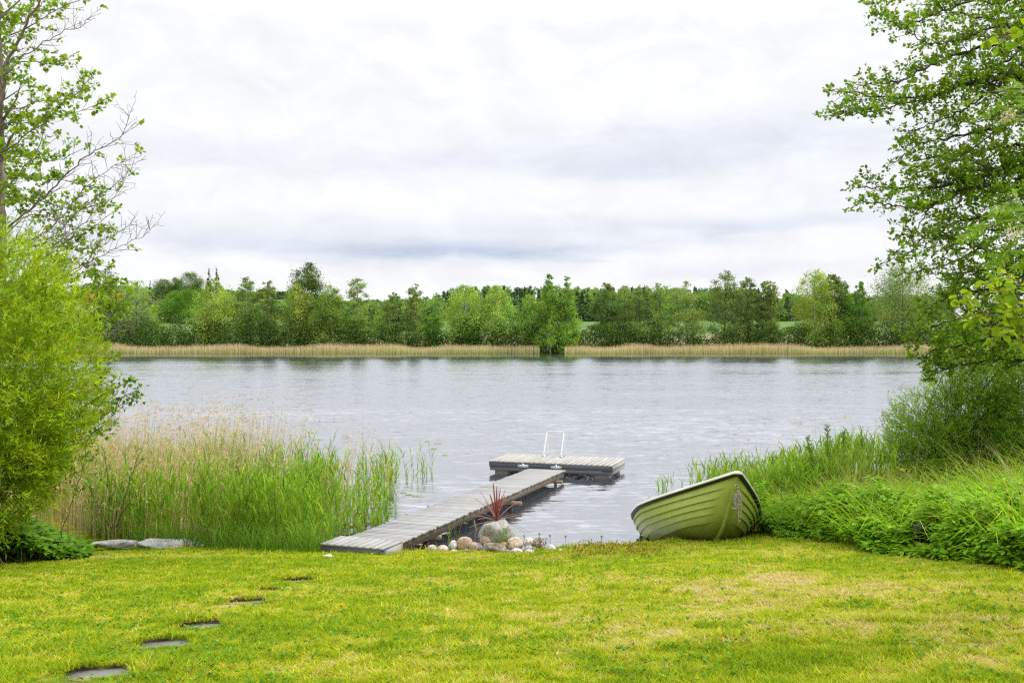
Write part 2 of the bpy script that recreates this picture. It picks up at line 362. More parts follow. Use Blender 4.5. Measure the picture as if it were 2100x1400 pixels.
# ------------------------------------------------------------------ water
def water_mat():
    m, t, out = newmat('lake_water'); node, lk, M, MIX, RAMP, NOISE, MAP = NT(t)
    p = node('ShaderNodeBsdfPrincipled'); p.inputs['Base Color'].default_value = (.036, .042, .052, 1)
    p.inputs['IOR'].default_value = 2.5
    o = node('ShaderNodeTexCoord').outputs['Object']; s_ = node('ShaderNodeSeparateXYZ'); lk(o, s_.inputs[0])
    def NC(vec, scale, detail, dist=0):
        n = node('ShaderNodeTexNoise'); n.inputs['Detail'].default_value = detail; n.inputs['Distortion'].default_value = dist; n.inputs['Scale'].default_value = scale; lk(vec, n.inputs[0])
        q = node('ShaderNodeVectorMath', operation='SUBTRACT'); lk(n.outputs['Color'], q.inputs[0]); q.inputs[1].default_value = (.5, .5, .5); return q.outputs[0]
    vb = node('ShaderNodeCombineXYZ'); vb.inputs[1].default_value = -.10; VB = vb.outputs[0]
    def VS(v, k):
        q = node('ShaderNodeVectorMath', operation='MULTIPLY'); lk(v, q.inputs[0]); q.inputs[1].default_value = k; return q.outputs[0]
    def VA(u, v):
        q = node('ShaderNodeVectorMath', operation='ADD'); lk(u, q.inputs[0]); lk(v, q.inputs[1]); return q.outputs[0]
    slope = VA(VS(NC(MAP(o, (1.9, 7.0, 1), (0, 0, R(-9))), 1.0, 2, .5), (.32, .62, 0)), VA(VS(NC(MAP(o, (.7, 2.4, 1), (0, 0, R(-6)), (4, 2, 0)), 1.0, 2, .8), (.16, .30, 0)), VS(NC(MAP(o, (5, 17, 1), (0, 0, R(-14)), (1, 9, 0)), 1.0, 1), (.30, .50, 0))))
    slope = VA(VS(slope, (.62, .62, 0)), VB)          # the small waves lean towards this shore
    gust = RAMP(NOISE(MAP(o, (.02, .09, 1), (0, 0, 0), (2, 5, 0)), 1.0, 4, .6), (.36, .42), (.66, 1.0))
    gust = M('MULTIPLY', gust, 1.35)
    far = RAMP(M('MULTIPLY', M('SUBTRACT', s_.outputs[1], 14), 1 / 120), (0.0, 0.0), (.5, 1.0))      # open water is ruffled finer than a pixel: rough
    lk(M('ADD', .05, M('MULTIPLY', far, .06)), p.inputs['Roughness'])
    calm = RAMP(M('MULTIPLY', M('SUBTRACT', s_.outputs[1], 118), 1 / 76), (0.0, 1.0), (.5, .34), (.9, .10))   # sheltered water along the far reeds
    near = RAMP(M('MULTIPLY', M('SUBTRACT', s_.outputs[1], 12), 1 / 16), (0.0, .45), (1.0, 1.0))   # and along the near shore
    q = node('ShaderNodeVectorMath', operation='SCALE'); lk(slope, q.inputs[0]); lk(M('MULTIPLY', M('SUBTRACT', 1.15, M('MULTIPLY', far, .40)), M('MULTIPLY', gust, M('MULTIPLY', calm, near))), q.inputs['Scale'])
    z1 = node('ShaderNodeVectorMath', operation='ADD'); lk(q.outputs[0], z1.inputs[0]); z1.inputs[1].default_value = (0, 0, 1)
    nn = node('ShaderNodeVectorMath', operation='NORMALIZE'); lk(z1.outputs[0], nn.inputs[0]); lk(nn.outputs[0], p.inputs['Normal'])
    gl = node('ShaderNodeBsdfAnisotropic'); gl.inputs[0].default_value = (.92, .95, 1.0, 1); gl.inputs['Roughness'].default_value = .08; lk(nn.outputs[0], gl.inputs['Normal'])
    ms = node('ShaderNodeMixShader'); ms.inputs[0].default_value = .35; lk(p.outputs[0], ms.inputs[1]); lk(gl.outputs[0], ms.inputs[2]); lk(ms.outputs[0], out.inputs[0]); return m
mb = MB(); mb.add([(-900, 9, 0), (900, 9, 0), (900, 230, 0), (-900, 230, 0)], [(0, 1, 2, 3)])
tag(mb.build('water', water_mat()), kind='structure')

# ------------------------------------------------------------------ far bank terrain
def farground(x, y):
    x = np.asarray(x, float); y = np.asarray(y, float)
    d = y - 208
    z = np.where(d < 0, d * .25, np.minimum(d * .12, .5))
    z = z + np.clip(y - 216, 0, 240) * (.050 + .045 * sm(-45, -115, x)) + .8 * (fbm(x * .02, y * .02, 8, 3) - .5) * sm(216, 260, y)
    return z
xs = np.concatenate([np.linspace(-2500, -320, 20), np.arange(-300, 301, 6.), np.linspace(320, 2500, 20)])
ysg = np.concatenate([np.arange(196, 240, 2.), np.arange(240, 480, 8.), np.linspace(490, 3500, 24)])
gx, gy = np.meshgrid(xs, ysg); gz = farground(gx, gy); nx, ny = len(xs), len(ysg)
i = (np.arange(ny - 1)[:, None] * nx + np.arange(nx - 1)[None]).ravel()
f1 = fbm(gx * .03, gy * .05, 21, 3)
beige = np.array([.24, .22, .12]); crop = np.array([.10, .17, .045]); mead = np.array([.09, .15, .03])
t1 = sm(286, 300, gy + 10 * (f1 - .5) + 80 * sm(-30, -70, gx))[..., None]; t0 = sm(214, 219, gy)[..., None]
fc = mead * (1 - t0) + t0 * (beige * (1 - t1) + crop * t1); fc = fc * (.8 + .4 * f1[..., None])
mb = MB(); mb.add(np.stack([gx, gy, gz], -1), np.stack([i, i + 1, i + nx + 1, i + nx], 1), fc.reshape(-1, 3))
tag(mb.build('far_bank', surf('far_field', .95, .1, [((.5, .5, .5), .85, 1.12, 5)]), smooth=True), kind='structure')

# ------------------------------------------------------------------ far trees
KIND = {  # crown profile (height fraction, half width fraction), clumps, leaves, leaf size, droop, colour, crown base
    'birch':  ([(0, .55), (.12, .8), (.35, 1), (.6, .95), (.8, .75), (.93, .50), (1, .22)], 120, 7000, .34, .5, (.150, .225, .040), .05),
    'tall':   ([(0, .5), (.15, .75), (.4, .9), (.6, .8), (.78, 1), (.92, .75), (1, .3)], 110, 8500, .34, .6, (.075, .125, .030), .08),
    'sparse': ([(0, .75), (.2, 1), (.4, .9), (.6, .7), (.75, .72), (.9, .58), (1, .28)], 95, 5000, .34, .4, (.120, .185, .045), .03),
    'alder':  ([(0, .6), (.15, .9), (.4, 1), (.6, .9), (.8, .7), (.93, .48), (1, .2)], 105, 5200, .34, .1, (.095, .150, .040), .05),
    'column': ([(0, .9), (.12, 1), (.35, .85), (.55, .8), (.75, .6), (.9, .38), (1, .14)], 120, 7600, .34, .4, (.120, .210, .030), .02),
    'round':  ([(0, .6), (.2, .9), (.5, 1), (.75, .85), (.92, .5), (1, .2)], 90, 5200, .36, .1, (.085, .170, .024), .0),
    'spruce': ([(0, 1), (.3, .75), (.6, .45), (.85, .18), (1, .03)], 90, 4200, .34, .3, (.040, .075, .035), .02),
    'willow': ([(0, .5), (.2, .8), (.5, 1), (.75, .9), (.92, .55), (1, .25)], 190, 11000, .32, .7, (.150, .215, .065), .06),
}
BARKC = np.array([.10, .085, .07]); BIRCHC = np.array([.42, .40, .37])
def crown(mb, tr, base, Ht, Wd, kind, r, dens=1.0, colmul=1.0, leaf=1.0, bark=BARKC):
    prof, nc, nl, ls, droop, colr, cb_ = KIND[kind]
    hp = np.array([a for a, b in prof]); wp = np.array([b for a, b in prof])
    nc = int(nc); nl = int(nl * dens)
    t = r.random(nc) ** .72; wv = np.interp(t, hp, wp) * Wd / 2
    keep = r.random(nc) < .45 + .55 * np.interp(t, hp, wp); t, wv = t[keep], wv[keep]; nc = len(t)
    a = r.random(nc) * 6.283; rad = wv * np.sqrt(r.random(nc)) * .92
    lean = r.normal(size=2) * .02 * Ht
    cz = Ht * (cb_ + (1 - cb_) * t * .97)
    C = np.stack([rad * np.cos(a) + lean[0] * t, rad * np.sin(a) + lean[1] * t, cz], 1)
    cr = (.22 + .25 * r.random(nc)) * np.clip(wv, Wd * .10, None)
    cw = cr ** 1.35 * (.5 + r.random(nc)); cw /= cw.sum()
    ci = r.choice(nc, nl, p=cw)
    o = r.normal(size=(nl, 3)) * np.where(r.random((nl, 1)) < .25, .70, .48); o[:, 2] *= .62 if kind in ('alder', 'sparse') else .85
    pos = C[ci] + o * cr[ci][:, None]
    if kind in ('birch', 'willow', 'tall', 'column'): pos[:, 2] -= droop * cr[ci] * r.random(nl) ** 2 * 1.2
    pos[:, 2] = np.maximum(pos[:, 2], .25)
    cc = tint(r, nc, np.array(colr) * colmul * (.88 + .3 * r.random()) * np.array([.92 + .2 * r.random(), 1, 1]), .18, .14)[ci] * np.clip(1 + .10 * r.normal(size=(nl, 1)), .6, 1.5)
    T = rdir(r, nl); T[:, 2] -= droop * .7; T = nrm(T)
    Lf = ls * leaf * (.6 + .8 * r.random(nl)) * .90
    NN = nrm(nrm(o) * .9 + np.array([0, 0, .55]) + .5 * r.normal(size=(nl, 3)))
    kites(mb, pos - T * Lf[:, None] / 2, T, NN, Lf, Lf * .62, cc)
    th = np.linspace(0, 1, 7)
    tr.tube(np.stack([lean[0] * th, lean[1] * th, th * Ht * .96], 1), Ht * .0105 * (1 - th * .9) + .015, 6, bark)
    for j in r.choice(nc, min(nc, 34), replace=False):
        z0 = max(C[j, 2] - .12 * Ht * r.random() - rad[j] * .5, .1 * Ht); q = np.array([lean[0] * z0 / Ht, lean[1] * z0 / Ht, z0])
        mid = (q + C[j]) / 2 + np.array([0, 0, -.04 * Ht * droop * r.random()])
        tr.tube([q, mid, C[j]], [Ht * .0035, Ht * .0025, .012], 3, bark, False)
def far_tree(name, px, top, wpx, kind, label, D=214., dens=1.0, colmul=1.0, bark=BARKC, low=0.0, seed=0):
    x = (px - 1050) / F * D; zg = float(farground(x, D)) - low
    Ht = H + (HZ - top) / F * D - zg; Wd = wpx / F * D * 1.08; dens = dens * 1.6; colmul = colmul * 1.78
    r = rg(1000 + seed)
    root = empty(name, (x, D, zg), (0, 0, 0)); tag(root, label, 'tree', 'trees on the far shore')
    mb, tr = MB(), MB(); crown(mb, tr, root, Ht, Wd, kind, r, dens, colmul, bark=bark)
    tr.build('trunk', M_BARK, root); mb.build('crown', M_FAR, root)
T_ = [ # name, px, top, width, kind, label, D, density, colour, bark, low
 ('alder_tree', 214, 545, 60, 'alder', 'dark tree at the far left of the opposite shore, half hidden by near leaves', 216, 1.2, .75, 0, 0),
 ('willow_tree', 281, 570, 82, 'willow', 'broad rounded pale green tree beside the red roofed house across the lake', 214, .85, .95, 0, 0),
 ('spruce_tree', 308, 574, 16, 'spruce', 'tiny dark spruce top just right of the broad rounded tree by the house', 380, .5, .9, 0, 0),
 ('birch_tree', 333, 571, 40, 'tall', 'small grey green tree on the skyline, left one of the far pair on the left', 380, .6, .9, 0, 0),
 ('birch_tree', 359, 568, 34, 'tall', 'small grey green tree on the skyline, right one of the far pair on the left', 384, .6, .9, 0, 0),
 ('birch_tree', 396, 557, 48, 'tall', 'dark rounded tree on the skyline left of the two pointed spruces', 370, .8, .85, 0, 0),
 ('spruce_tree', 429, 547, 26, 'spruce', 'left one of two dark pointed spruces on the left skyline', 372, .9, .9, 0, 0),
 ('spruce_tree', 448, 546, 22, 'spruce', 'right, slimmer one of two dark pointed spruces on the left skyline', 374, .9, .9, 0, 0),
 ('maple_tree', 338, 612, 56, 'round', 'round bright green tree at the left end of the meadow behind the shore trees', 300, 1, 1, 0, 0),
 ('maple_tree', 359, 595, 44, 'round', 'light yellow green round tree between two round trees on the left meadow', 306, 1, 1.15, 0, 0),
 ('maple_tree', 388, 591, 58, 'round', 'deep green round dense tree at the right end of the left meadow', 300, 1.1, .8, 0, 0),
 ('birch_tree', 441, 568, 88, 'birch', 'broad olive green birch, widest tree on the left part of the far shore', 213, 1.15, 1.0, 1, 0),
 ('birch_tree', 506, 563, 62, 'sparse', 'thin topped tree with airy crown just right of the broad olive birch', 214, .95, 1, 1, 0),
 ('birch_tree', 553, 571, 52, 'sparse', 'slim tree with airy pointed top left of the tallest birch', 214, .95, .95, 1, 0),
 ('birch_tree', 610, 576, 66, 'birch', 'leafy light green birch standing in front of the tallest tree', 212.5, 1, .95, 1, 0),
 ('birch_tree', 628, 534, 62, 'tall', 'tallest dark birch on the left half of the far shore', 216, 1, .85, 1, 0),
 ('birch_tree', 673, 580, 62, 'birch', 'dense weeping birch with foliage down to the reeds right of the tallest tree', 210.5, 1.25, .68, 1, 0),
 ('birch_tree', 734, 565, 58, 'sparse', 'lone airy birch with thin greyish top on the left centre of the far shore', 214, .95, .95, 1, 0),
 ('alder_tree', 804, 597, 50, 'alder', 'small dark conical alder between two airy birches', 213, 1.15, .8, 0, 0),
 ('birch_tree', 846, 580, 44, 'sparse', 'slim airy birch beside the small dark alder', 214, .9, .95, 1, 0),
 ('young_birch', 889, 632, 36, 'column', 'low young birch, shortest tree between the airy birch and the big pale birch', 212, .6, .95, 1, 0),
 ('birch_tree', 954, 581, 84, 'birch', 'big pale yellow green birch left of the centre of the far shore', 213, 1.15, 1.15, 1, 0),
 ('birch_tree', 1021, 580, 62, 'birch', 'yellow green birch with a bare white lower trunk near the centre', 213, .85, 1.15, 1, 0),
 ('young_birch', 966, 640, 50, 'round', 'low bushy tree with dark leaves below the big pale birch', 211, .7, .7, 0, 0),
 ('birch_tree', 1090, 600, 60, 'birch', 'pale rounded birch leaning against the left side of the twin tall birches', 211, 1.1, 1.1, 1, 0),
 ('birch_tree', 1129, 558, 56, 'column', 'left one of the twin tall pointed birches standing in the water edge', 207.5, 1.4, .95, 1, .5),
 ('birch_tree', 1163, 561, 50, 'column', 'right one of the twin tall pointed birches standing in the water edge', 207.5, 1.4, .9, 1, .5),
 ('alder_tree', 1243, 577, 58, 'alder', 'dark dense alder right of the twin pointed birches', 213, 1.25, .7, 0, 0),
 ('alder_tree', 1282, 582, 52, 'sparse', 'thin pale grey green tree between the dark alder and the spreading alder', 215, .7, .9, 0, 0),
 ('alder_tree', 1313, 592, 72, 'alder', 'spreading grey green alder with flat layers on the right centre', 213, 1, .95, 0, 0),
 ('alder_tree', 1354, 577, 60, 'sparse', 'airy pale topped tree right of the spreading alder', 214, .85, 1.0, 0, 0),
 ('alder_tree', 1410, 574, 70, 'alder', 'yellow green alder left of the tall dark trunked alder', 213.5, 1, 1.15, 0, 0),
 ('alder_tree', 1486, 550, 74, 'alder', 'tall alder with a clearly visible dark trunk on the right part of the far shore', 213, 1.15, .85, 0, 0),
 ('alder_tree', 1536, 562, 58, 'alder', 'greyish alder directly right of the tall dark trunked alder', 214, .95, .85, 0, 0),
 ('alder_tree', 1562, 572, 30, 'sparse', 'very thin bare looking tree between two alders on the right', 214, .55, .9, 0, 0),
 ('alder_tree', 1580, 569, 50, 'alder', 'slender sparse alder at the gap left of the big right birch', 213, .8, .9, 0, 0),
 ('birch_tree', 1672, 547, 82, 'birch', 'largest dense birch with a lumpy top on the right part of the far shore', 213, 1.4, .9, 1, 0),
 ('birch_tree', 1702, 559, 48, 'tall', 'shorter birch growing into the right side of the largest dense birch', 215, .9, 1.0, 1, 0),
 ('birch_tree', 1737, 572, 46, 'column', 'left one of two slim pointed birches right of the largest dense birch', 214, .95, .85, 1, 0),
 ('birch_tree', 1767, 571, 46, 'column', 'right one of two slim pointed birches right of the largest dense birch', 214, .95, .85, 1, 0),
 ('willow_tree', 1852, 538, 120, 'willow', 'very broad pale domed willow at the right end of the far shore', 214, 1.1, .82, 0, 0),
 ('willow_tree', 1952, 553, 70, 'sparse', 'pale airy tree seen through the near alder leaves at the far right', 216, .9, .9, 0, 0),
 ('willow_tree', 2050, 560, 90, 'birch', 'far shore tree almost wholly hidden behind the near right trees', 216, .9, .8, 0, 0),
]
for q, t in enumerate(T_):
    far_tree(t[0], t[1], t[2], t[3], t[4], t[5], t[6], t[7], t[8], BIRCHC if t[9] else BARKC, t[10], q)

# undergrowth along the far shore (one dense mass)
r = rg(50); mb = MB()
px = np.concatenate([np.arange(-150, 1330, 6.5), np.arange(1330, 1500, 8.), np.arange(1500, 2250, 6.5)]) ; px = px + r.normal(size=len(px)) * 5
D = 209.5 + 3.5 * r.random(len(px)); x = (px - 1050) / F * D
hh = np.where(px < 720, 8.0, np.where(px < 1180, 6.6, np.where(px < 1330, 6.4, np.where(px < 1500, 5.0, 6.8)))) * (.5 + .6 * r.random(len(px)))
for q in range(len(px)):
    n = int(80 + 66 * hh[q]); u = r.random(n)
    o = r.normal(size=(n, 3)) * np.stack([1.15 - .55 * u, 1.0 - .5 * u, 0 * u], 1); o[:, 2] = u * hh[q]
    pos = o + np.array([x[q], D[q], .35])
    T = rdir(r, n); L = .36 * (.6 + .8 * r.random(n))
    base = np.array([(.095, .18, .03), (.14, .235, .034), (.08, .15, .03)][r.integers(3)])
    kites(mb, pos, T, nrm(o * [.8, .8, 0] + np.array([0, -.2, .5]) + .55 * r.normal(size=(n, 3))), L, L * .6, tint(r, n, base, .12))
    for w in range(3):
        b = np.array([x[q] + r.normal() * .7, D[q] + r.normal() * .5, .2]); mb.tube([b, b + np.array([r.normal() * .3, 0, hh[q] * .75])], [.05, .02], 3, BARKC * 1.1, False)
tag(mb.build('undergrowth', M_FAR), 'dense green bushes filling the far shore below the trees', 'bushes', kind='stuff')

# far wooded hill (one mass)
r = rg(60); mb = MB()
def forest(px0, px1, top0, top1, D0, D1, n, cols, ls, w):
    for q in range(n):
        px = px0 + (px1 - px0) * r.random(); D = D0 + (D1 - D0) * r.random(); x = (px - 1050) / F * D
        z0 = float(farground(x, D)); f = (px - px0) / (px1 - px0)
        top = np.interp(f, np.linspace(0, 1, len(top0)), top0) + r.normal() * 2.5
        ht = H + (HZ - top) / F * D - z0 - (D1 - D) * 0.03
        if ht < 3: ht = 3.
        con = r.random() < .4; m = 420
        u = r.random(m); prof = (1 - u) if con else np.sqrt(np.clip(1 - (2 * u - .9) ** 2 * .8, 0.05, 1))
        a = r.random(m) * 6.283; rad = prof * w * (.35 + .65 * np.sqrt(r.random(m)))
        pos = np.stack([x + rad * np.cos(a), D + rad * np.sin(a), z0 + u * ht], 1)
        c = np.array(cols[0] if con else cols[1 + r.integers(len(cols) - 1)])
        L = ls * (.6 + .8 * r.random(m)); T = rdir(r, m); T[:, 2] -= .3
        kites(mb, pos, nrm(T), nrm(np.stack([np.cos(a), np.sin(a), 0 * a + .6], 1) + .5 * r.normal(size=(m, 3))), L, L * .65, tint(r, m, c, .10))
FC = [(.085, .145, .07), (.18, .30, .07), (.14, .235, .07), (.22, .34, .07)]  # leaf tones paled, with distance haze put into the colour
forest(872, 1640, (603, 590, 587, 588, 590, 592, 588, 590, 590, 590, 592, 600), 0, 430, 520, 260, FC, 1.1, 3.3)
forest(690, 900, (618, 614, 616), 0, 600, 680, 70, FC[:3], 1.5, 4.5)
forest(1560, 1950, (612, 610, 604, 600), 0, 620, 700, 90, FC[:3], 1.5, 4.5)
forest(-150, 470, (575, 580, 588, 585), 0, 400, 460, 110, FC, 1.0, 3.6)
forest(400, 900, (612, 616, 622, 622, 616), 0, 330, 400, 150, FC[1:] + FC[1:2], .85, 2.9)
forest(1560, 1900, (618, 612, 606), 0, 420, 500, 70, FC, 1.1, 3.5)
forest(440, 720, (604, 612, 618), 0, 440, 520, 60, FC, 1.1, 3.5)
tag(mb.build('forest', M_FAR), 'distant wooded hill of mixed spruce and birch behind the fields', 'forest', kind='stuff')

# far reed belt
r = rg(70); mb = MB(); n = 42000
px = -300 + 2900 * r.random(n); x = (px - 1050) / F * 206; e0 = 5.0 * (fbm(x * .06, 0 * x, 15, 4) - .5); D = 203.5 + e0 + (5.5 - e0) * r.random(n); x = (px - 1050) / F * D
k = ~((px > 1106) & (px < 1158)); D, px, x = D[k], px[k], x[k]; n = len(x)
h = (1.45 + .65 * r.random(n)) * (.75 + .5 * vnoise(x * .15, 0 * x, 3))
g = vnoise(x * .05, D * .4, 9) + .3 * (vnoise(x * .7, D, 10) - .5)
low = np.array([.56, .51, .25])[None] * (1 - g[:, None]) + np.array([.34, .46, .12]) * g[:, None]
tip = np.array([.70, .58, .38]) * (.75 + .45 * r.random((n, 1)))
blades(mb, np.stack([x, D, np.full(n, -.05)], 1), h, .05 + .05 * r.random(n), .12 * r.random(n), r.random(n) * 6.283, low * (.75 + .4 * r.random((n, 1))), tip, 3)
n2 = 9000; j = r.integers(0, n, n2); T = nrm(np.array([0, 0, 1.]) + .5 * r.normal(size=(n2, 3)))
kites(mb, np.stack([x[j], D[j], h[j] - .18], 1), T, rdir(r, n2), .32, .13, tint(r, n2, (.42, .27, .17), .2))
tag(mb.build('far_reeds', M_REED), 'long belt of tan reeds in the water along the far shore', 'reeds', kind='stuff')

# red roofed house behind the trees on the left
hx, hy = (200 - 1050) / F * 330, 330.; hz = float(farground(hx, hy)) - .3
hs = empty('house', (hx, hy, hz), (0, 0, R(12))); tag(hs, 'cream house with a red tiled roof, mostly hidden behind trees across the lake', 'house')
Wd, Dp, Wh, Rh = 17., 9., 4.2, 3.6
mb = MB(); mb.box((-Wd / 2, -Dp / 2, 0), (Wd / 2, Dp / 2, Wh), (.62, .55, .42))
mb.add([(-Wd / 2, -Dp / 2, Wh), (-Wd / 2, Dp / 2, Wh), (-Wd / 2, 0, Wh + Rh * .93), (Wd / 2, -Dp / 2, Wh), (Wd / 2, Dp / 2, Wh), (Wd / 2, 0, Wh + Rh * .93)], np.array([(0, 2, 1), (3, 4, 5)]), (.62, .55, .42))
mb.build('wall', M_WALL, hs)
mb = MB(); e = .6
for s in (-1, 1):
    a = [(-Wd / 2 - e, s * (Dp / 2 + e), Wh - .35), (Wd / 2 + e, s * (Dp / 2 + e), Wh - .35), (Wd / 2 + e, 0, Wh + Rh), (-Wd / 2 - e, 0, Wh + Rh)]
    b = [(p[0], p[1], p[2] + .22) for p in a]
    mb.add(a + b, [(0, 1, 2, 3), (4, 7, 6, 5), (0, 4, 5, 1), (0, 3, 7, 4), (1, 5, 6, 2)], (.46, .12, .08))
rf = mb.build('roof', M_ROOF, hs)
mb = MB(); mb.box((2, -.4, Wh + Rh - .8), (2.9, .4, Wh + Rh + 1.1), (.35, .14, .10)); mb.build('chimney', M_WALL, rf)
for wx in (-6.2, -2.6, 1.2, 5.2):
    mb = MB(); mb.box((wx - .7, -Dp / 2 - .06, 1.3), (wx + .7, -Dp / 2 + .1, 2.9), (.75, .75, .72)); w = mb.build('window', M_WALL, hs)
    mb = MB(); mb.box((wx - .58, -Dp / 2 - .09, 1.42), (wx + .58, -Dp / 2 - .03, 2.78), (.05, .06, .08)); mb.build('pane', M_GLASS, w)

# ------------------------------------------------------------------ floating dock
def frame(o, u, v, w=(0, 0, 1)):
    m = np.eye(4); m[:3, 0] = u; m[:3, 1] = v; m[:3, 2] = w; m[:3, 3] = o; return m
def setmat(ob, m): ob.matrix_world = Matrix([list(map(float, q)) for q in m]); return ob
r = rg(5)
DW, DD = 2.99, 1.45
ang = math.atan2(-.311, .95); du = np.array([math.cos(ang), math.sin(ang), 0]); dv = np.array([-math.sin(ang), math.cos(ang), 0])
dock = setmat(empty('floating_dock'), frame((-.553, 22.5, 0), du, dv)); tag(dock, 'grey wooden floating dock with a swim ladder at the end of the gangway', 'dock')
mb = MB(); n = 24; pw = DW / n
for k in range(n):
    g = .90 + .2 * r.random(); c = np.array([.345, .335, .315]) * g * np.array([1, 1 + .02 * r.normal(), 1 + .04 * r.normal()])
    mb.box((k * pw + .012, -.015 - .004 * r.random(), .300), ((k + 1) * pw - .012, DD + .01, .330 + .002 * r.random()), c, .004)
mb.build('deck', M_WOODY, dock)
mb = MB(); ca, cb_ = (.095, .10, .12), (.14, .145, .155)  # fascia colour holds the shade of the front, darker than the sides
mb.box((0.01, 0.0, .195), (DW - .01, .04, .297), ca); mb.box((.03, .02, .105), (DW - .03, .055, .188), cb_)
mb.box((0.01, DD - .045, .195), (DW - .01, DD - .005, .297), ca); mb.box((.03, DD - .06, .105), (DW - .03, DD - .02, .188), cb_)
mb.build('fascia', M_BOARD, dock)
for x0 in (0.0, DW - .04):
    mb = MB(); s = .012 if x0 == 0 else -.012
    mb.box((x0 - .004, .043, .195), (x0 + .044, DD - .048, .297), (.30, .29, .275)); mb.box((x0 + s, .058, .105), (x0 + .04 + s, DD - .063, .188), (.29, .28, .265))  # same boards in a paler tone, side light put into the colour
    mb.build('side_board', M_BOARD, dock)
mb = MB()
for x0 in (.5, 1.0, 1.5, 2.0, 2.5): mb.box((x0, .06, .19), (x0 + .05, DD - .07, .296), (.2, .17, .14))
mb.build('joist', M_WOODY, dock)
for x0 in (.10, DW - .50):
    for y0 in (.05, DD - .55):
        mb = MB(); th = np.linspace(0, math.pi * 2, 17)[:-1]
        ring = lambda q, z: np.stack([x0 + .2 + .2 * q * np.sign(np.cos(th)) * abs(np.cos(th)) ** .5, y0 + .25 + .25 * q * np.sign(np.sin(th)) * abs(np.sin(th)) ** .5, 0 * th + z], 1)
        prof = [(.9, -.25), (1, -.18), (1, -.06), (.96, -.05), (.96, -.02), (1, -.01), (1, .12), (.9, .165)]
        v = np.concatenate([ring(*q) for q in prof]); f = []
        for a in range(len(prof) - 1):
            for b in range(16): f.append((a * 16 + b, a * 16 + (b + 1) % 16, a * 16 + 16 + (b + 1) % 16, a * 16 + 16 + b))
        mb.add(v, f, (.16, .15, .125)); mb.build('float', M_PLAST, dock)
for x0 in (1.03, 1.47):
    rail = MB(); t = np.linspace(0, 1, 9)
    up_ = np.stack([0 * t + x0, 1.10 + .26 * t, .335 + .50 * t], 1)
    cv = np.array([[x0, 1.375, .862], [x0, 1.40, .872], [x0, 1.422, .858]])
    dn = np.stack([0 * t + x0, 1.43 + .10 * t, .83 - 1.2 * t], 1)
    rail.tube(np.concatenate([up_, cv, dn]),   .0145, 8, (.74, .75, .76)); rl = rail.build('ladder_rail', M_WHITE, dock, smooth=True)
    mb = MB(); mb.box((x0 - .03, 1.06, .333), (x0 + .03, 1.44, .347), (.45, .44, .42)); mb.box((x0 - .02, 1.08, .347), (x0 + .02, 1.13, .365), (.62, .62, .62)); mb.build('foot_plate', M_METAL, rl)
for z in (.08, -.18, -.35):
    mb = MB(); yy = 1.43 + .10 * (.83 - z) / 1.2; mb.tube([(1.03, yy, z), (1.47, yy, z)], .014, 6, (.75, .75, .75)); mb.build('ladder_rung', M_WHITE, dock)
for x0 in (.86, 1.66):
    mb = MB(); mb.box((x0 - .13, -.010, .205), (x0 + .13, -.003, .268), (.72, .74, .78))
    for q in (-.10, -.05, .05, .1): mb.tube([(x0 + q, -.022, .236), (x0 + q, -.004, .236)], .011, 6, (.5, .5, .52))
    mb.tube([(x0 - .02, -.03, .25), (x0 + .02, -.10, .30), (x0 + .05, -.16, .25)], .012, 5, (.8, .82, .85)); mb.build('hinge', M_METAL, dock)

# ------------------------------------------------------------------ gangway from the shore to the dock
a = np.array([-1.95, 13.10, .415]); b = np.array([.785, 21.36, .275]); gv = b - a; GLn = np.linalg.norm(gv); gv /= GLn
gu = nrm(np.cross(gv, [0, 0, 1])); gw = np.cross(gu, gv)
gang = setmat(empty('gangway'), frame(a, gu, gv, gw)); tag(gang, 'long grey plank gangway leading from the lawn out to the floating dock', 'gangway')
mb = MB(); n = 88; pw = GLn / n; GWd = .43
for k in range(n):
    g = .86 + .26 * r.random(); c = np.array([.305, .305, .300]) * g * np.array([1, 1 + .015 * r.normal(), 1 + .035 * r.normal()])
    e1, e2 = .012 * r.normal(2) if False else (.010 * r.normal(), .010 * r.normal())
    if k in (14, 22, 31): e1 += .05
    mb.box((-GWd - e1, k * pw + .012, -.024), (GWd + e2, (k + 1) * pw - .012, .002 * r.random()), c, .003)
mb.build('deck', M_WOODX, gang)
for sx in (-1, 1):
    mb = MB(); x0 = sx * (GWd - .055); mb.box((x0 - .03, .03, -.15), (x0 + .03, GLn - .02, -.027), (.13, .10, .075)); mb.build('stringer', M_WOODY, gang)
for yy, e in ((4.95, .16), (8.05, .10), (1.45, .0)):
    mb = MB(); mb.box((-GWd - .02, yy, -.215), (GWd + e, yy + .07, -.152), (.26, .20, .14)); mb.build('cross_beam', M_WOODX, gang)
for (x0, y0, r0, lean, colr, low) in ((GWd - .10, 1.15, .05, 0, (.045, .038, .03), .75), (-GWd + .1, 1.15, .05, 0, (.045, .038, .03), .75), (GWd - .05, 3.10, .022, .10, (.22, .18, .12), .55), (GWd - .06, 5.0, .04, 0, (.06, .05, .04), .8), (-GWd + .1, 5.0, .04, 0, (.06, .05, .04), .8), (GWd - .06, 8.1, .035, 0, (.2, .17, .12), .8)):
    mb = MB(); mb.tube([(x0 - lean * .3, y0 - lean, -.03 if r0 < .03 else -.152), (x0, y0, -low * .6), (x0 + lean * .2, y0 + lean * .3, -low)], r0, 7, colr); mb.build('post', M_WOODY, gang)

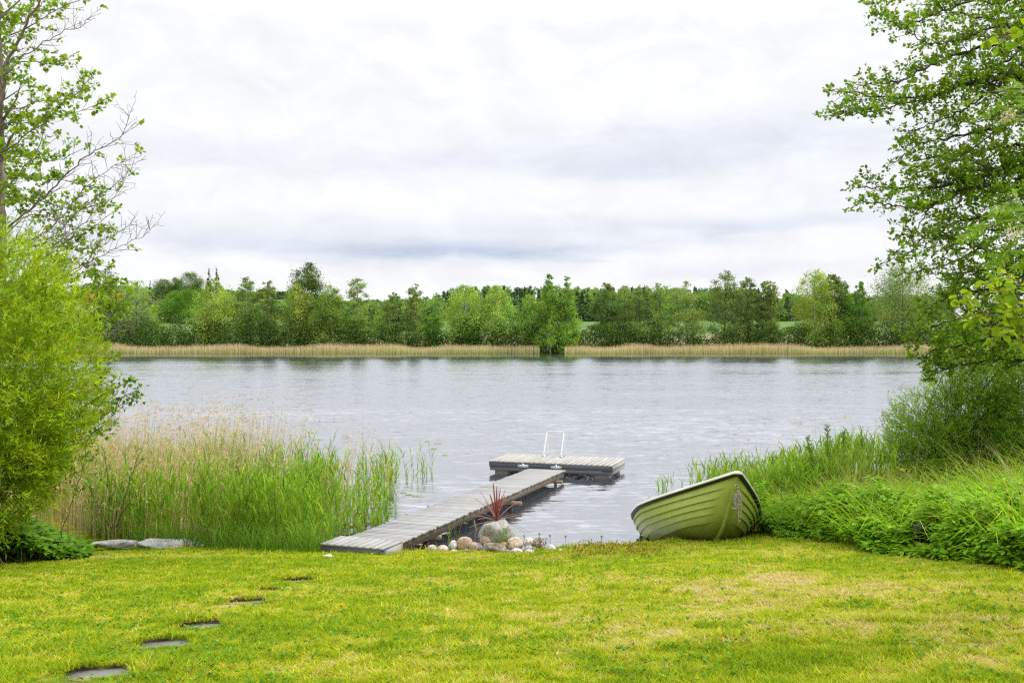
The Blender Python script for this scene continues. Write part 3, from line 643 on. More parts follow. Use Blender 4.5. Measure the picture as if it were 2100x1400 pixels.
# low landing step on the shore
pu = nrm(np.array([.919, -.345, 0])); pv = np.array([-pu[1], pu[0], 0.])
land = setmat(empty('landing_step'), frame((-2.575, 12.76, .335), pu, pv)); tag(land, 'short low grey wooden landing with planks lengthwise where the gangway meets the lawn', 'landing')
mb = MB(); n = 9; LW, LD = .975, .52; pw = LW / n
for k in range(n):
    c = np.array([.31, .305, .295]) * (.93 + .16 * r.random()); mb.box((k * pw + .009, -.012, .105), ((k + 1) * pw - .009, LD, .130 + .001 * k % .003), c, .003)
mb.build('deck', M_WOODY, land)
mb = MB(); mb.box((0, 0.0, -.10), (LW, .032, .102), (.085, .083, .082)); mb.box((0, LD - .04, -.06), (LW, LD - .006, .102), (.2, .19, .18)); mb.build('fascia', M_BOARD, land)  # front board darkest: its shade is put into the colour
for x0 in (.001, LW - .033):
    mb = MB(); mb.box((x0, .034, -.06), (x0 + .032, LD - .042, .102), (.30, .29, .275)); mb.build('side_board', M_BOARD, land)  # paler board tone with the light on the sides coloured in
mb = MB(); mb.box((1.02, .10, -.03), (1.11, .2, .045), (.10, .085, .07)); mb.box((LW + .002, .12, -.08), (1.12, .18, -.032), (.12, .10, .08)); mb.build('stub_beam', M_WOODX, land)

# ------------------------------------------------------------------ rowing boat
BL_, BB, BD, BR_, BSB, BRK, BPB = 3.359, .871, .453, .382, .32, .094, 1.525
def hull_pt(s, g):
    zg = BD + BR_ * (1 - s) ** 2.2
    b = np.where(s < .6, BB * (1 - np.maximum(1 - np.minimum(s / .6, 1), 0) ** BPB), BB * (1 - .22 * (np.maximum(s - .6, 0) / .4) ** 2))
    u = np.clip(s / BSB, 0, 1); zk = (BD + BR_) * (1 - u) ** 2 * .97
    an = g * math.pi / 2
    y = b * np.sin(an) ** .85; z = zk + (zg - zk) * np.maximum(1 - np.cos(an), 0) ** .95
    x = BL_ * (.5 - s) + BRK * (1 - u) ** 2 * (z / (BD + BR_) - .97)
    return np.stack(np.broadcast_arrays(x, y, z), -1)
def hull_off(s, g, o):
    e = 1e-3; s_ = np.clip(s, .004, .996); g_ = np.clip(g, .01, .99)
    n = nrm(np.cross(hull_pt(s_ + e, g_) - hull_pt(s_ - e, g_), hull_pt(s_, g_ + e) - hull_pt(s_, g_ - e)))
    n = n * np.sign(n[..., 1:2] + 1e-9)
    return hull_pt(s, g) + n * o[..., None]
yaw, pit, rol = -1.499, .268, -.117
cy, sy_, cp, sp_, cr, sr = math.cos(yaw), math.sin(yaw), math.cos(pit), math.sin(pit), math.cos(rol), math.sin(rol)
BM = np.array([[cy, -sy_, 0], [sy_, cy, 0], [0, 0, 1]]) @ np.array([[cp, 0, -sp_], [0, 1, 0], [sp_, 0, cp]]) @ np.array([[1, 0, 0], [0, cr, -sr], [0, sr, cr]])
B0 = np.array([2.766, 13.867, .209])
m4 = np.eye(4); m4[:3, :3] = BM; m4[:3, 3] = B0
boat = setmat(empty('rowing_boat'), m4); tag(boat, 'olive green clinker style rowing boat tilted on the lawn edge with its bow up', 'rowing boat')
def bl(p): return (np.asarray(p, float) - B0) @ BM       # world point to boat space
HC = np.array([.365, .455, .085])
FBs = [0, .28, .42, .545, .67, .815, 1.0]; FMs = [0, .13, .27, .42, .57, .77, 1.0]     # strake edges at the stem and amidships
def line_pt(fb, fm, t, o):
    s0 = BSB * (1 - np.sqrt(fb)); s_ = s0 + (1 - s0) * t
    zb = fb * (BD + BR_) * .97 + (1 - .97) * (BD + BR_) * sm(.8, 1, fb); zm = fm * BD
    zl = zm + (zb - zm) * (1 - t) ** 2.2
    zg = BD + BR_ * (1 - s_) ** 2.2; u = np.clip(s_ / BSB, 0, 1); zk = (BD + BR_) * (1 - u) ** 2 * .97
    q = np.clip((zl - zk) / np.maximum(zg - zk, 1e-6), 0, 1); q = np.where(t < 1e-6, np.where(fb > .999, 1, 0), q)
    g = np.arccos(1 - q ** (1 / .95)) * 2 / math.pi
    return hull_off(s_, g, o)
tt = np.linspace(0, 1, 72) ** 1.35
mb = MB()
def grid(mb, Pm, col, flip=False):
    a, b = Pm.shape[:2]; i = (np.arange(a - 1)[:, None] * b + np.arange(b - 1)[None]).ravel()
    f = np.stack([i, i + b, i + b + 1, i + 1], 1); mb.add(Pm.reshape(-1, 3), f[:, ::-1] if flip else f, col)
for side in (1, -1):
    fl = np.array([1, side, 1]); prev = None
    for k in range(6):
        f = np.linspace(0, 1, 6); fb = FBs[k] + (FBs[k + 1] - FBs[k]) * f; fm = FMs[k] + (FMs[k + 1] - FMs[k]) * f
        TT, FB2 = np.meshgrid(tt, fb, indexing='ij'); _, FM2 = np.meshgrid(tt, fm, indexing='ij'); fade = sm(.015, .07, TT)
        off = (.024 if k else 0) * (1 - f)[None] * fade
        Pm = line_pt(FB2, FM2, TT, off) * fl
        Pm[0, :, 1] = 0
        dirt = (.55 + .45 * sm(.02, .30, FM2 + .10 * (fbm(TT * 9, FB2 * 3 + side, 66, 4) - .5)))[..., None]      # grime left below the waterline
        grid(mb, Pm, (HC * dirt * np.array([1, .97, 1])).reshape(-1, 3), side < 0)
        if prev is not None: grid(mb, np.stack([prev, Pm[:, 0]], 1), HC, side < 0)
        prev = Pm[:, -1]
# transom
gg = np.linspace(0, 1, 24); tp = hull_pt(np.full(24, 1.0), gg); ts = tp * [1, -1, 1]
grid(mb, np.stack([tp, ts], 1), HC, True)
# inner skin and floor
for side in (1, -1):
    SS, GG = np.meshgrid(np.linspace(.02, .985, 50), np.linspace(.0, 1, 16), indexing='ij')
    Pm = hull_off(SS, GG, np.full(SS.shape, -.022)); Pm[..., 1] = np.maximum(Pm[..., 1], 0); Pm[..., 2] = np.maximum(Pm[..., 2], .045)
    grid(mb, Pm * [1, side, 1], HC * 1.15, side > 0)
grid(mb, np.stack([tp * [1, .97, 1] + [.03, 0, .03], ts * [1, .97, 1] + [.03, 0, .03]], 1), HC * 1.15)
mb.build('hull', M_GEL, boat, smooth=True)
mb = MB(); s_k = np.linspace(.015, 1, 60); kp = hull_pt(s_k, 0 * s_k); kn = nrm(np.gradient(kp, axis=0)); dn_ = np.stack([-kn[:, 2], 0 * s_k, kn[:, 0]], 1); dn_ = dn_ * np.sign(-dn_[:, 2:3] - .2 * dn_[:, 0:1] * -1 + 1e-9)
dn_ = np.where((dn_[:, 0:1] < 0) & (s_k[:, None] < .3), -dn_, dn_)
w_ = (.018 + .012 * s_k)[:, None] * np.array([[0, 1, 0]]); d_ = (.022 * sm(0, .06, s_k))[:, None] * dn_
grid(mb, np.stack([kp + w_ * 1.6 - d_, kp + w_ + d_, kp - w_ + d_, kp - w_ * 1.6 - d_], 1), HC * .97); mb.build('keel', M_GEL, boat, smooth=True)
# gunwale rim
sg2 = np.concatenate([np.linspace(0, .06, 12), np.linspace(.075, 1, 48)])
pt = hull_pt(sg2, np.ones(len(sg2))); pt[0, 1] = 0
tr_ = np.stack([np.full(9, pt[-1, 0]), np.linspace(pt[-1, 1], -pt[-1, 1], 11)[1:-1], np.full(9, pt[-1, 2])], 1)
loop = np.concatenate([pt, tr_, (pt * [1, -1, 1])[::-1][:-1]])
for _ in range(2): loop = (np.roll(loop, 1, 0) + 2 * loop + np.roll(loop, -1, 0)) / 4
tg = nrm(np.roll(loop, -1, 0) - np.roll(loop, 1, 0)); ow = np.cross(tg, [0, 0, 1]); ow = nrm(ow); ow *= np.sign((ow * (loop - loop.mean(0))).sum(1, keepdims=True))
def rim(mb, sec, col):
    Pm = np.stack([loop + ow * o + np.array([0, 0, z]) for o, z in sec + sec[:1]], 1); Pm = np.concatenate([Pm, Pm[:1]]); grid(mb, Pm, col)
mb = MB(); rim(mb, [(-.035, .012), (.03, .020), (.050, .010), (.056, -.006), (.056, -.025), (.046, -.025), (.044, -.008), (-.035, -.006)], (.80, .80, .70)); mb.build('gunwale', M_GEL, boat)
mb = MB(); rim(mb, [(.004, -.010), (.043, -.011), (.044, -.05), (.02, -.055), (.006, -.03)], (.012, .012, .012)); mb.build('rim_shadow_strip', M_PLAST, boat)  # black strip coloured in for the shadow under the overhanging rim
for s0, zz in ((.42, .36), (.68, .34), (.93, .33)):
    mb = MB(); hb = float(hull_pt(np.array(s0), np.array(.86))[1]) * .86 - .03; mb.box((BL_ * (.5 - s0) - .12, -hb, zz), (BL_ * (.5 - s0) + .12, hb, zz + .03), (.48, .40, .28), .006); mb.build('thwart', M_WOODY, boat)
for sd_ in (1, -1):
    for s0 in (.50,):
        p_ = hull_pt(np.array(s0), np.array(1.0)) * [1, sd_, 1]; mb = MB(); mb.box((p_[0] - .07, p_[1] - .02, p_[2] + .021), (p_[0] + .07, p_[1] + .03, p_[2] + .036), (.5, .5, .5)); t_ = np.linspace(-2.4, 2.4, 9) - math.pi / 2
        mb.tube(np.stack([p_[0] + .028 * np.cos(t_), 0 * t_ + p_[1] + .005, p_[2] + .068 + .028 * np.sin(t_)], 1), .006, 5, (.55, .55, .55)); mb.build('oarlock', M_METAL, boat)
# bow ring and painter rope
pe = B0 + BM @ hull_pt(np.array(.02), np.array(0.02)); eye = pe + np.array([-.0, -.035, -.05])
mb = MB(); th = np.linspace(0, 6.283, 13); mb.tube(np.stack([eye[0] + .022 * np.cos(th), eye[1] + 0 * th, eye[2] + .03 * np.sin(th)], 1), .006, 5, (.6, .6, .6)); mb.tube([eye + [0, .06, .02], eye + [0, 0, .02]], .009, 6, (.6, .6, .6))
mb.v = [bl(v) for v in mb.v]; mb.build('bow_ring', M_METAL, boat)
mb = MB(); rr = rg(9); rc = (.38, .335, .28)
ey = eye + [0, -.03, 0]
for q in range(8):                                                     # the knotted part
    t = np.linspace(0, 1, 14); z0 = -.03 - .03 * q - .02 * rr.random()
    mb.tube(ey + np.stack([.010 * rr.normal() + .026 * np.sin(4.5 * t + q * 2.1) * (1 + .5 * rr.normal()), -.012 + .020 * np.cos(6.283 * t + q), z0 - .04 * t + .012 * np.sin(12 * t + q)], 1), .0085, 5, rc)
for dx, ln in ((-.018, .22), (.012, .35), (.034, .34), (-.03, .16)):
    t = np.linspace(0, 1, 10); mb.tube(ey + np.stack([dx * (1 + .4 * np.sin(3 * t)), -.02 - .01 * t, -.08 - ln * t], 1), .008, 5, rc)
t = np.linspace(0, math.pi, 8); mb.tube(ey + np.stack([.0235 + .0115 * np.cos(t), -.03 + 0 * t, -.425 - .03 * np.sin(t)], 1), .008, 5, rc)
mb.v = [bl(v) for v in mb.v]; mb.build('rope', M_ROPE, boat, smooth=True)

# ------------------------------------------------------------------ stones
def ico(sub):
    bm = bmesh.new(); bmesh.ops.create_icosphere(bm, subdivisions=sub, radius=1)
    v = np.array([q.co[:] for q in bm.verts]); f = np.array([[w.index for w in q.verts] for q in bm.faces]); bm.free(); return v, f
ICO3, ICO4 = ico(3), ico(4)
def n3(v, s, seed): return (fbm(v[:, 0] * s + 7, v[:, 1] * s + 3 + v[:, 2] * s * .7, seed, 3) + fbm(v[:, 1] * s + 5, v[:, 2] * s + 1 - v[:, 0] * s * .6, seed + 5, 3)) / 2 - .5
def stone(name, c, size, col, seed, label, group=None, rough=.10, cat='stone', planes=0, mat=None, rot=0.0, mottle=None, big=False):
    v, f = ICO4 if big else ICO3; v = v.copy(); r = rg(seed)
    for q in range(planes):
        n = nrm(r.normal(size=3)); d = .62 + .25 * r.random(); e = np.maximum(v @ n - d, 0); v -= e[:, None] * n * .9
    v = np.sign(v) * np.abs(v) ** (.92 if not planes else 1)
    v = v * (1 + rough * 2.2 * n3(v, 1.2, seed) + (.05 * n3(v, 5, seed + 1) if planes else 0))[:, None]
    cc = np.broadcast_to(np.array(col, float), v.shape).copy()
    if mottle is not None:
        k = sm(.02, .16, n3(v, 1.6, seed + 9))[:, None]; cc = cc * (1 - k) + np.array(mottle) * k
    v = v * np.array(size) / 2
    mb = MB(); mb.add(v, f, cc); o = mb.build(name, mat or M_STONE, smooth=True); o.location = c; o.rotation_euler = (r.normal() * .06, r.normal() * .06, rot + r.random() * .6)
    tag(o, label, cat, group); return o
def on_shore(px, py, D, w, h, dep=None):
    """stone drawn w x h pixels large whose middle is seen at px, py"""
    p = P(px, py, D); s = D / F; return p, (w * s, (dep or w * .85) * s, h * s * 1.12)
pink, pale, tan, grey, orange = (.54, .46, .39), (.62, .56, .50), (.44, .34, .25), (.36, .33, .29), (.50, .33, .17)
RK = [(886, 1126, 21, 17, pink, 'small pinkish round stone, leftmost of the stone row beside the gangway'),
      (908, 1126, 25, 16, pink, 'flat pale pink stone, second from the left in the stone row'),
      (929, 1118, 21, 19, (.60, .58, .55), 'whitish grey round stone left of the big tan egg shaped stone'),
      (953, 1115, 34, 28, (.50, .36, .26), 'big tan egg shaped stone left of the boulder'),
      (934, 1133, 21, 14, (.66, .63, .58), 'small white stone at the lawn edge below the whitish grey one'),
      (901, 1142, 12, 6, pale, 'tiny pale stone lying alone in the grass in front of the stone row'),
      (972, 1123, 21, 22, (.50, .38, .28), 'tan upright stone tucked between the egg shaped stone and the boulder'),
      (957, 1133, 17, 15, (.34, .30, .25), 'small brownish grey stone in front of the big egg shaped stone'),
      (967, 1138, 20, 8, (.58, .52, .45), 'low pale flat stone at the grass below the tan upright stone'),
      (985, 1123, 11, 12, (.33, .35, .40), 'small bluish grey stone squeezed under the round pink stone'),
      (999.5, 1108, 31, 24, (.53, .38, .29), 'round pink stone lying against the front of the boulder'),
      (1013, 1123, 54, 20, (.40, .34, .27), 'long low grey brown stone in front of the boulder'),
      (1031, 1117, 22, 13, orange, 'orange tinted stone peeping out behind the long low stone'),
      (1055, 1115, 38, 25, (.60, .48, .38), 'large pale pink rounded stone right of the boulder foot'),
      (1059, 1129, 27, 11, (.68, .65, .60), 'low white stone in front of the large pale pink stone'),
      (1085, 1112, 26, 18, (.68, .60, .53), 'white rounded stone right of the large pale pink stone'),
      (1083, 1123, 17, 11, (.60, .58, .58), 'small pale grey stone below the white rounded stone'),
      (1087, 1130, 22, 10, (.62, .56, .52), 'flat pale stone at the grass left of the small reddish plant'),
      (1107, 1134, 16, 9, (.70, .66, .60), 'small cream stone in the grass below the small reddish plant'),
      (1104, 1117, 20, 14, (.60, .52, .44), 'pale stone half hidden behind the small reddish plant'),
      (1130, 1125, 22, 16, (.70, .67, .63), 'white stone right of the small reddish plant'),
      (1150, 1130, 12, 10, (.74, .72, .70), 'small bright white stone at the right end of the stone row')]
for q, (a, b, w, h, c, lb) in enumerate(RK):
    g = G(a, min(1150, b + h * .5)); D = 13.0 - .012 * (b - 1120); p, s = on_shore(a, b, D, w, h)
    stone('round_stone', p, s, np.array(c) * .95, 200 + q, lb, 'rounded stones along the shore beside the boulder', .11, planes=(0, 3, 5)[q % 3], mottle=np.array(c) * .62)
p, s = on_shore(1022, 1096, 13.25, 90, 74, 70)
bo = stone('boulder', p, s, (.34, .33, .30), 327, 'large angular grey speckled boulder standing among the round stones', None, .13, 'boulder', 16, rot=.3, mottle=(.11, .105, .10), big=True)
for a, b, w, h, dp, lb, sd in ((238, 1116, 104, 18, 46, 'low long grey rock half buried at the left end of the lawn edge', 41), (352, 1117, 146, 32, 56, 'flat grey rock with orange lichen at the lawn edge in front of the left reeds', 42)):
    g = G(a, 1123); p, s = on_shore(a, b, 13.45, w, h, dp); stone('flat_rock', p, s, (.46, .45, .445), sd, lb, 'flat rocks at the left lawn edge', .24, 'rock', 14, mottle=(.45, .27, .09) if sd == 42 else (.33, .32, .32), big=True)
gp = G(673, 1142); stone('flat_pebble', gp + [0, 0, .012], (.14, .1, .05), pale, 47, 'small flat white pebble in the grass in front of the landing', None, .1, 'pebble')
SL = ['nearest stepping stone, largest, in the lower left corner of the lawn', 'second nearest grey stepping stone, showing a wide slate face', 'stepping stone in the middle of the line with a slate face pointed at the left', 'slim stepping stone near the yellow dandelion, fourth from the front',
      'nearly overgrown small stepping stone, a dark slit in the grass', 'farthest visible stepping stone, towards the landing']
for q, ((c, w, d), lb) in enumerate(zip(ST, SL)):
    r = rg(300 + q); th = np.linspace(0, 6.283, 25)[:-1]
    rr_ = (1 / ((np.abs(np.cos(th)) / (w / 2)) ** 3.2 + (np.abs(np.sin(th)) / (d / 2)) ** 3.2) ** (1 / 3.2)) * (1 + .05 * r.normal(size=24))
    ring = np.stack([rr_ * np.cos(th), rr_ * np.sin(th), 0 * th], 1); mb = MB()
    v = np.concatenate([ring * [.97, .97, 0] + [0, 0, 0], ring + [0, 0, -.012], ring + [0, 0, -.06]]); f4 = []
    for a in range(2):
        for b in range(24): f4.append((a * 24 + b, a * 24 + 24 + b, a * 24 + 24 + (b + 1) % 24, a * 24 + (b + 1) % 24))
    mb.add(v, [np.array(f4), np.arange(24)[None]], (.165, .16, .16)); o = mb.build('stepping_stone', M_SLATE); o.location = c + [0, 0, -.030]; o.rotation_euler = (-.11, 0, R(14))
    tag(o, lb, 'stepping stone', 'stepping stones across the lawn')

# ------------------------------------------------------------------ reeds near the shore
def zbed(x, y): return np.maximum(ground(x, y), -.35)
def reed_set(mg, md, x, y, hg, hd, seed, leaves=6):
    r = rg(seed)
    n = len(x); z = zbed(x, y); hg = hg - z * .6
    if mg is not None and n:
        az = r.random(n) * 6.283; B = np.stack([x, y, z], 1); lean = .06 + .14 * r.random(n)
        vc = tint(r, n, (.20, .29, .035), .22, .2)
        blades(mg, B, hg * .93, np.full(n, .011), lean, az, vc * np.array([1.1, .9, 1.1]), vc, 3)
        for q in range(leaves):
            t = .28 + .70 * (q + r.random(n)) / leaves; k = r.random(n) < .93
            Bq = B + np.stack([np.cos(az) * hg * .93 * lean * t ** 1.8, np.sin(az) * hg * .93 * lean * t ** 1.8, hg * .93 * t], 1)
            L = (.24 + .22 * r.random(n)) * (1.1 - .35 * t); a2 = az * 0 + r.random(n) * 6.283
            c = tint(r, n, (.195, .345, .020), .28, .22)
            blades(mg, Bq[k], (L * .9)[k], (.015 + .008 * r.random(n))[k], (.35 + .55 * r.random(n))[k], a2[k], c[k], None, 3, .35)
def dry_set(md, x, y, h, seed, plume=.6, wid=.0085):
    r = rg(seed); n = len(x); z = zbed(x, y); az = r.normal(size=n) * .9 + .3; lean = .05 + .20 * r.random(n) ** 2
    c = tint(r, n, (.54, .455, .215), .18, .08); B = np.stack([x, y, z], 1)
    blades(md, B, h - z, np.full(n, wid), lean, az, c * .8, c, 4, .1)
    tipp = B + np.stack([np.cos(az) * (h - z) * lean, np.sin(az) * (h - z) * lean, (h - z) * (1 - .1 * lean)], 1)
    k = np.where(r.random(n) < plume)[0]
    for q in range(4):
        T = nrm(np.stack([np.cos(az[k]) * .7 + .5 * r.normal(size=len(k)), np.sin(az[k]) * .5 + .4 * r.normal(size=len(k)), .35 + .5 * r.normal(size=len(k))], 1))
        kites(md, tipp[k] - np.array([0, 0, .02]) * q, T, rdir(r, len(k)), .05 + .06 * r.random(len(k)), .012, tint(r, len(k), (.60, .45, .29), .2))
    for q in range(2):                                                   # withered leaves hanging on the stalks
        j = np.where(r.random(n) < .6)[0]; t = .25 + .6 * r.random(len(j))
        Bq = B[j] + np.stack([np.cos(az[j]) * (h - z)[j] * lean[j] * t ** 1.8, np.sin(az[j]) * (h - z)[j] * lean[j] * t ** 1.8, (h - z)[j] * t], 1)
        blades(md, Bq, .16 + .12 * r.random(len(j)), np.full(len(j), .011), .5 + .8 * r.random(len(j)), r.random(len(j)) * 6.283, tint(r, len(j), (.58, .45, .24), .2), None, 3, .8)
def xr(y): return np.interp(y, [13.2, 14.5, 17, 19, 20.6], [-3.05, -3.2, -3.5, -3.6, -3.8])
r = rg(400); n = 4300; y = 13.45 + 7.1 * r.random(n) ** 1.15; x = xr(y) + .25 - (r.random(n) ** .95) * 5.8 + .3 * r.normal(size=n)
clump = vnoise(x * 1.3, y * 1.3, 51) - .45 * sm(-1.3, .3, x - xr(y)) * sm(14.5, 16, y); k = (clump > .25 + .15 * sm(-5, -7, x)) & (r.random(n) < 1 - .30 * sm(-4.0, -5.4, x)) & (y > shore(x) - .35); x, y = x[k], y[k]
mg = MB(); reed_set(mg, None, x, y, (1.02 + .38 * r.random(len(x))) * (.85 + .3 * vnoise(x * .8, y * .8, 52)), None, 401)
n = 800; y = 15.2 + 5.4 * r.random(n); x = xr(y) - .25 + 1.5 * r.random(n) ** 2.3; k = vnoise(x * 2.2, y * 1.4, 57) > .52; x, y = x[k], y[k]; n = len(x); reed_set(mg, None, x, y, .75 + .45 * r.random(n), None, 402, 5)
for px_, py_, n, sp_w, hh_ in ((808, 985, 10, .18, .95), (752, 1000, 14, .25, 1.0), (868, 978, 9, .16, .9), (845, 985, 3, .05, .7), (786, 990, 8, .15, .95), (720, 1040, 12, .2, .55), (745, 1075, 7, .15, .45), (790, 1068, 8, .12, .5), (700, 1060, 14, .25, .6), (775, 1080, 4, .08, .5), (690, 1090, 24, .35, .4), (650, 1110, 40, .3, .45), (1362, 1012, 7, .12, .5), (1425, 995, 7, .15, .6), (1385, 1010, 3, .06, .5)):
    D = H * F / (py_ - HZ); x0 = (px_ - 1050) / F * D; reed_set(mg, None, x0 + sp_w * r.normal(size=n), D + .25 * r.normal(size=n), hh_ * (.75 + .4 * r.random(n)), None, int(px_), 4)
n = 2600; xx = -6.5 + 4.0 * r.random(n); yy = shore(xx) - .25 + .9 * r.random(n); k = stone_mask(xx, yy) < .5                     # soft grass at the foot of the reeds
B = np.stack([xx, yy, zbed(xx, yy)], 1); blades(mg, B, .18 + .38 * r.random(n), np.full(n, .009), .3 + .6 * r.random(n), r.random(n) * 6.283, tint(r, n, (.13, .26, .02), .2), None, 3, .3)
tag(mg.build('green_reeds', M_REED), 'fresh green reeds growing in the water left of the gangway', 'reeds', kind='stuff')
md = MB(); n = 3000; y = 13.7 + 6.9 * r.random(n); x = xr(y) - .2 - 5.8 * r.random(n) ** .8; k = (r.random(n) < .10 + .9 * sm(-3.4, -5.2, x)); x, y = x[k], y[k]; n = len(x)
dry_set(md, x, y, (1.0 + 1.0 * r.random(n)) * (.88 + .2 * vnoise(x, y, 53)), 403)
n = 130; y = 16 + 4.5 * r.random(n); x = xr(y) + .1 + 1.1 * r.random(n) ** 1.8; dry_set(md, x, y, .7 + .9 * r.random(n), 404, .35, .006)
for px_, py_, ln, an in ((745, 1078, .5, .3), (722, 1080, .45, -.5), (765, 1072, .35, .2), (700, 1086, .6, .5), (690, 1098, .5, 0.1), (735, 1090, .3, .9)):
    D = H * F / (py_ - HZ); c = np.array([(px_ - 1050) / F * D, D, .012]); d = np.array([math.cos(an), math.sin(an) * 2, 0]) * ln / 2; md.tube([c - d, c, c + d], .008, 4, (.16, .10, .06))
tag(md.build('dry_reeds', M_REED), 'tall dry straw coloured reeds with plumes behind the green ones on the left', 'reeds', kind='stuff')

# lily pads
pads = [(686, 1010, 17), (701, 1004, 14), (682, 1040, 20), (669, 1032, 16), (655, 1031, 18), (711, 1019, 12), (838, 1014, 15), (852, 1017, 16), (827, 1010, 13), (898, 909, 17), (889, 920, 16), (876, 905, 12), (1430, 951, 20), (1452, 960, 14), (1332, 1048, 14), (1318, 1050, 16), (912, 933, 14)]
for q, (a, b, w) in enumerate(pads):
    D = H * F / (b - HZ); rad = w / F * D / 2; r = rg(500 + q); th = np.linspace(.25, 6.03, 22) + r.random() * 6
    v = np.concatenate([[[0, 0, .004]], np.stack([rad * np.cos(th) * (1 + .03 * r.normal(size=22)), rad * np.sin(th), .003 + .004 * r.random(22)], 1)])
    mb = MB(); mb.add(v, np.array([(0, k + 1, k + 2) for k in range(21)]), (.30, .34, .12) if b < 1003 or a > 800 else (.34, .42, .22)); o = mb.build('lily_pad', M_LEAF); o.location = ((a - 1050) / F * D, D, .004)
    tag(o, 'round pale green water lily pad floating among the reed stalks' if a < 720 else ('pale lily pad floating alone in open water left of the dock' if a < 1000 else 'pale lily pad floating in the water behind the green boat'), 'lily pad', 'lily pads')

# ------------------------------------------------------------------ cordyline, dandelions and small plants
cp_ = G(1018, 1108); cpos = np.array([(1018 - 1050) / F * 13.6, 13.6, .26])
cord = empty('cordyline', cpos); tag(cord, 'red spiky cordyline plant rising behind the boulder', 'plant')
r = rg(600); top = .40; mb = MB(); mb.tube([(0, 0, -.4), (0, 0, .2), (.01, 0, top)], [.03, .026, .022], 7, (.12, .05, .035)); mb.build('stem', M_BARK, cord)
mb = MB(); n = 32
for q in range(n):
    t = q / n; an = q * 2.4; el_ = R(86 - 100 * t ** 1.05); L = (.40 + .16 * r.random()) * (1.0 if t > .15 else .95)
    d = np.array([math.cos(an) * math.cos(el_), math.sin(an) * math.cos(el_), math.sin(el_)]); s = np.linspace(0, 1, 9)
    drp = (.04 + .30 * t) * L
    p = np.array([0, 0, top - .10 * t]) + s[:, None] * d * L; p[:, 2] -= drp * s ** 2.2
    side = nrm(np.cross(d, [0, 0, 1.]) + 1e-6); w = .0095 * np.sin(np.clip(s * 2.7 + .35, 0, math.pi)) ** .7 + .002
    c = np.array([.215, .062, .045]) if t < .5 else np.array([.33, .18, .13]); c = c * (.8 + .4 * r.random())
    up2 = np.cross(side, d)
    Pm = np.stack([p + side * w[:, None], p - up2 * .004, p - side * w[:, None]], 1); grid(mb, Pm, c)
mb.build('leaves', leafmat('cordyline_leaf', .3, .4, .4, (1.1, .8, .6)), cord)
def dandelion(px_, py_, hgt, clock, lb, D=None):
    if D is None: g = G(px_, py_); root_z = g[2]; pos = g
    else: pos = np.array([(px_ - 1050) / F * D, D, H - (py_ - HZ) / F * D - hgt])
    o = empty('dandelion', pos); tag(o, lb, 'flower', 'white dandelion clocks by the stones' if clock else 'yellow dandelions in the lawn')
    r = rg(int(px_)); mb = MB(); mb.tube([(0, 0, -.02), (.006, 0, hgt * .5), (.0, 0, hgt)], .0028, 5, (.20, .25, .06)); mb.build('stem', M_LEAF, o)
    mb = MB()
    if clock: n = 420; d = rdir(r, n); kites(mb, np.zeros((n, 3)) + [0, 0, hgt], d, rdir(r, n), .024, .006, np.full((n, 3), .72))
    else:
        n = 110; d = rdir(r, n); d[:, 2] = np.abs(d[:, 2]) * .5 + .1; d = nrm(d); kites(mb, np.zeros((n, 3)) + [0, 0, hgt], d, rdir(r, n), .021, .006, tint(r, n, (.80, .52, .01), .1, .05))
    mb.build('seed_head' if clock else 'flower_head', M_FLOWER, o)
for a, b, lb in ((1075, 1098, 'faint white dandelion clock just right of the boulder'), (1106, 1094, 'tallest white dandelion clock, left one of the pair above the reddish plant'), (1128, 1097, 'white dandelion clock, right one of the pair above the reddish plant'), (1160, 1099, 'lone white dandelion clock between the stones and the boat'), (1234, 1099, 'white dandelion clock nearest the boat'), (648, 1104, 'white dandelion clock among the reeds left of the landing')):
    dandelion(a, b, .28, True, lb, 13.1)
for a, b, lb in ((467, 1203, 'yellow dandelion on the lawn beside the line of stepping stones'), (700, 1253, 'yellow dandelion flower in the middle left of the lawn'), (811, 1141, 'yellow dandelion at the right corner of the landing, left of the pair'), (821, 1138, 'yellow dandelion at the right corner of the landing, right of the pair'), (806, 1160, 'yellow dandelion in the grass in front of the landing'), (925, 1174, 'yellow dandelion on the lawn below the stone row')):
    dandelion(a, b + 3, .05, False, lb)
def tuft(name, px_, py_, D, n, h, col, lb, cat, w=.008, spread=.05, lean=.6):
    p = P(px_, py_, D); r = rg(int(px_) + 3); B = np.stack([spread * r.normal(size=n), spread * r.normal(size=n), np.zeros(n) - .02], 1)
    mb = MB(); blades(mb, B, h * (.5 + .7 * r.random(n)), np.full(n, w), lean * r.random(n), r.random(n) * 6.283, tint(r, n, col, .2), None, 3, .3)
    o = mb.build(name, M_GRASS); o.location = p; tag(o, lb, cat); return o
def leafy(name, px_, py_, D, n, h, spread, L, col, lb, cat, ns=0):
    p = P(px_, py_, D); r = rg(int(px_) + 5); C = np.stack([spread * r.normal(size=n), spread * r.normal(size=n), h * r.random(n)], 1); T = rdir(r, n); T[:, 2] = abs(T[:, 2])
    mb = MB(); kites(mb, C, T, rdir(r, n), L * (.6 + .8 * r.random(n)), L * .5, tint(r, n, col, .25))
    for q in range(ns): mb.tube([(0, 0, -.03), C[q]], .003, 3, (.1, .1, .03), False)
    o = mb.build(name, M_LEAF); o.location = p; tag(o, lb, cat); return o
tuft('grass_tuft', 927, 1112, 13.2, 16, .34, (.16, .24, .06), 'thin grass tuft standing behind the whitish stone under the gangway', 'grass tuft', .006)
leafy('heather_plant', 1106, 1126, 12.95, 260, .15, .055, .028, (.20, .14, .06), 'small reddish brown plant among the white stones', 'plant')
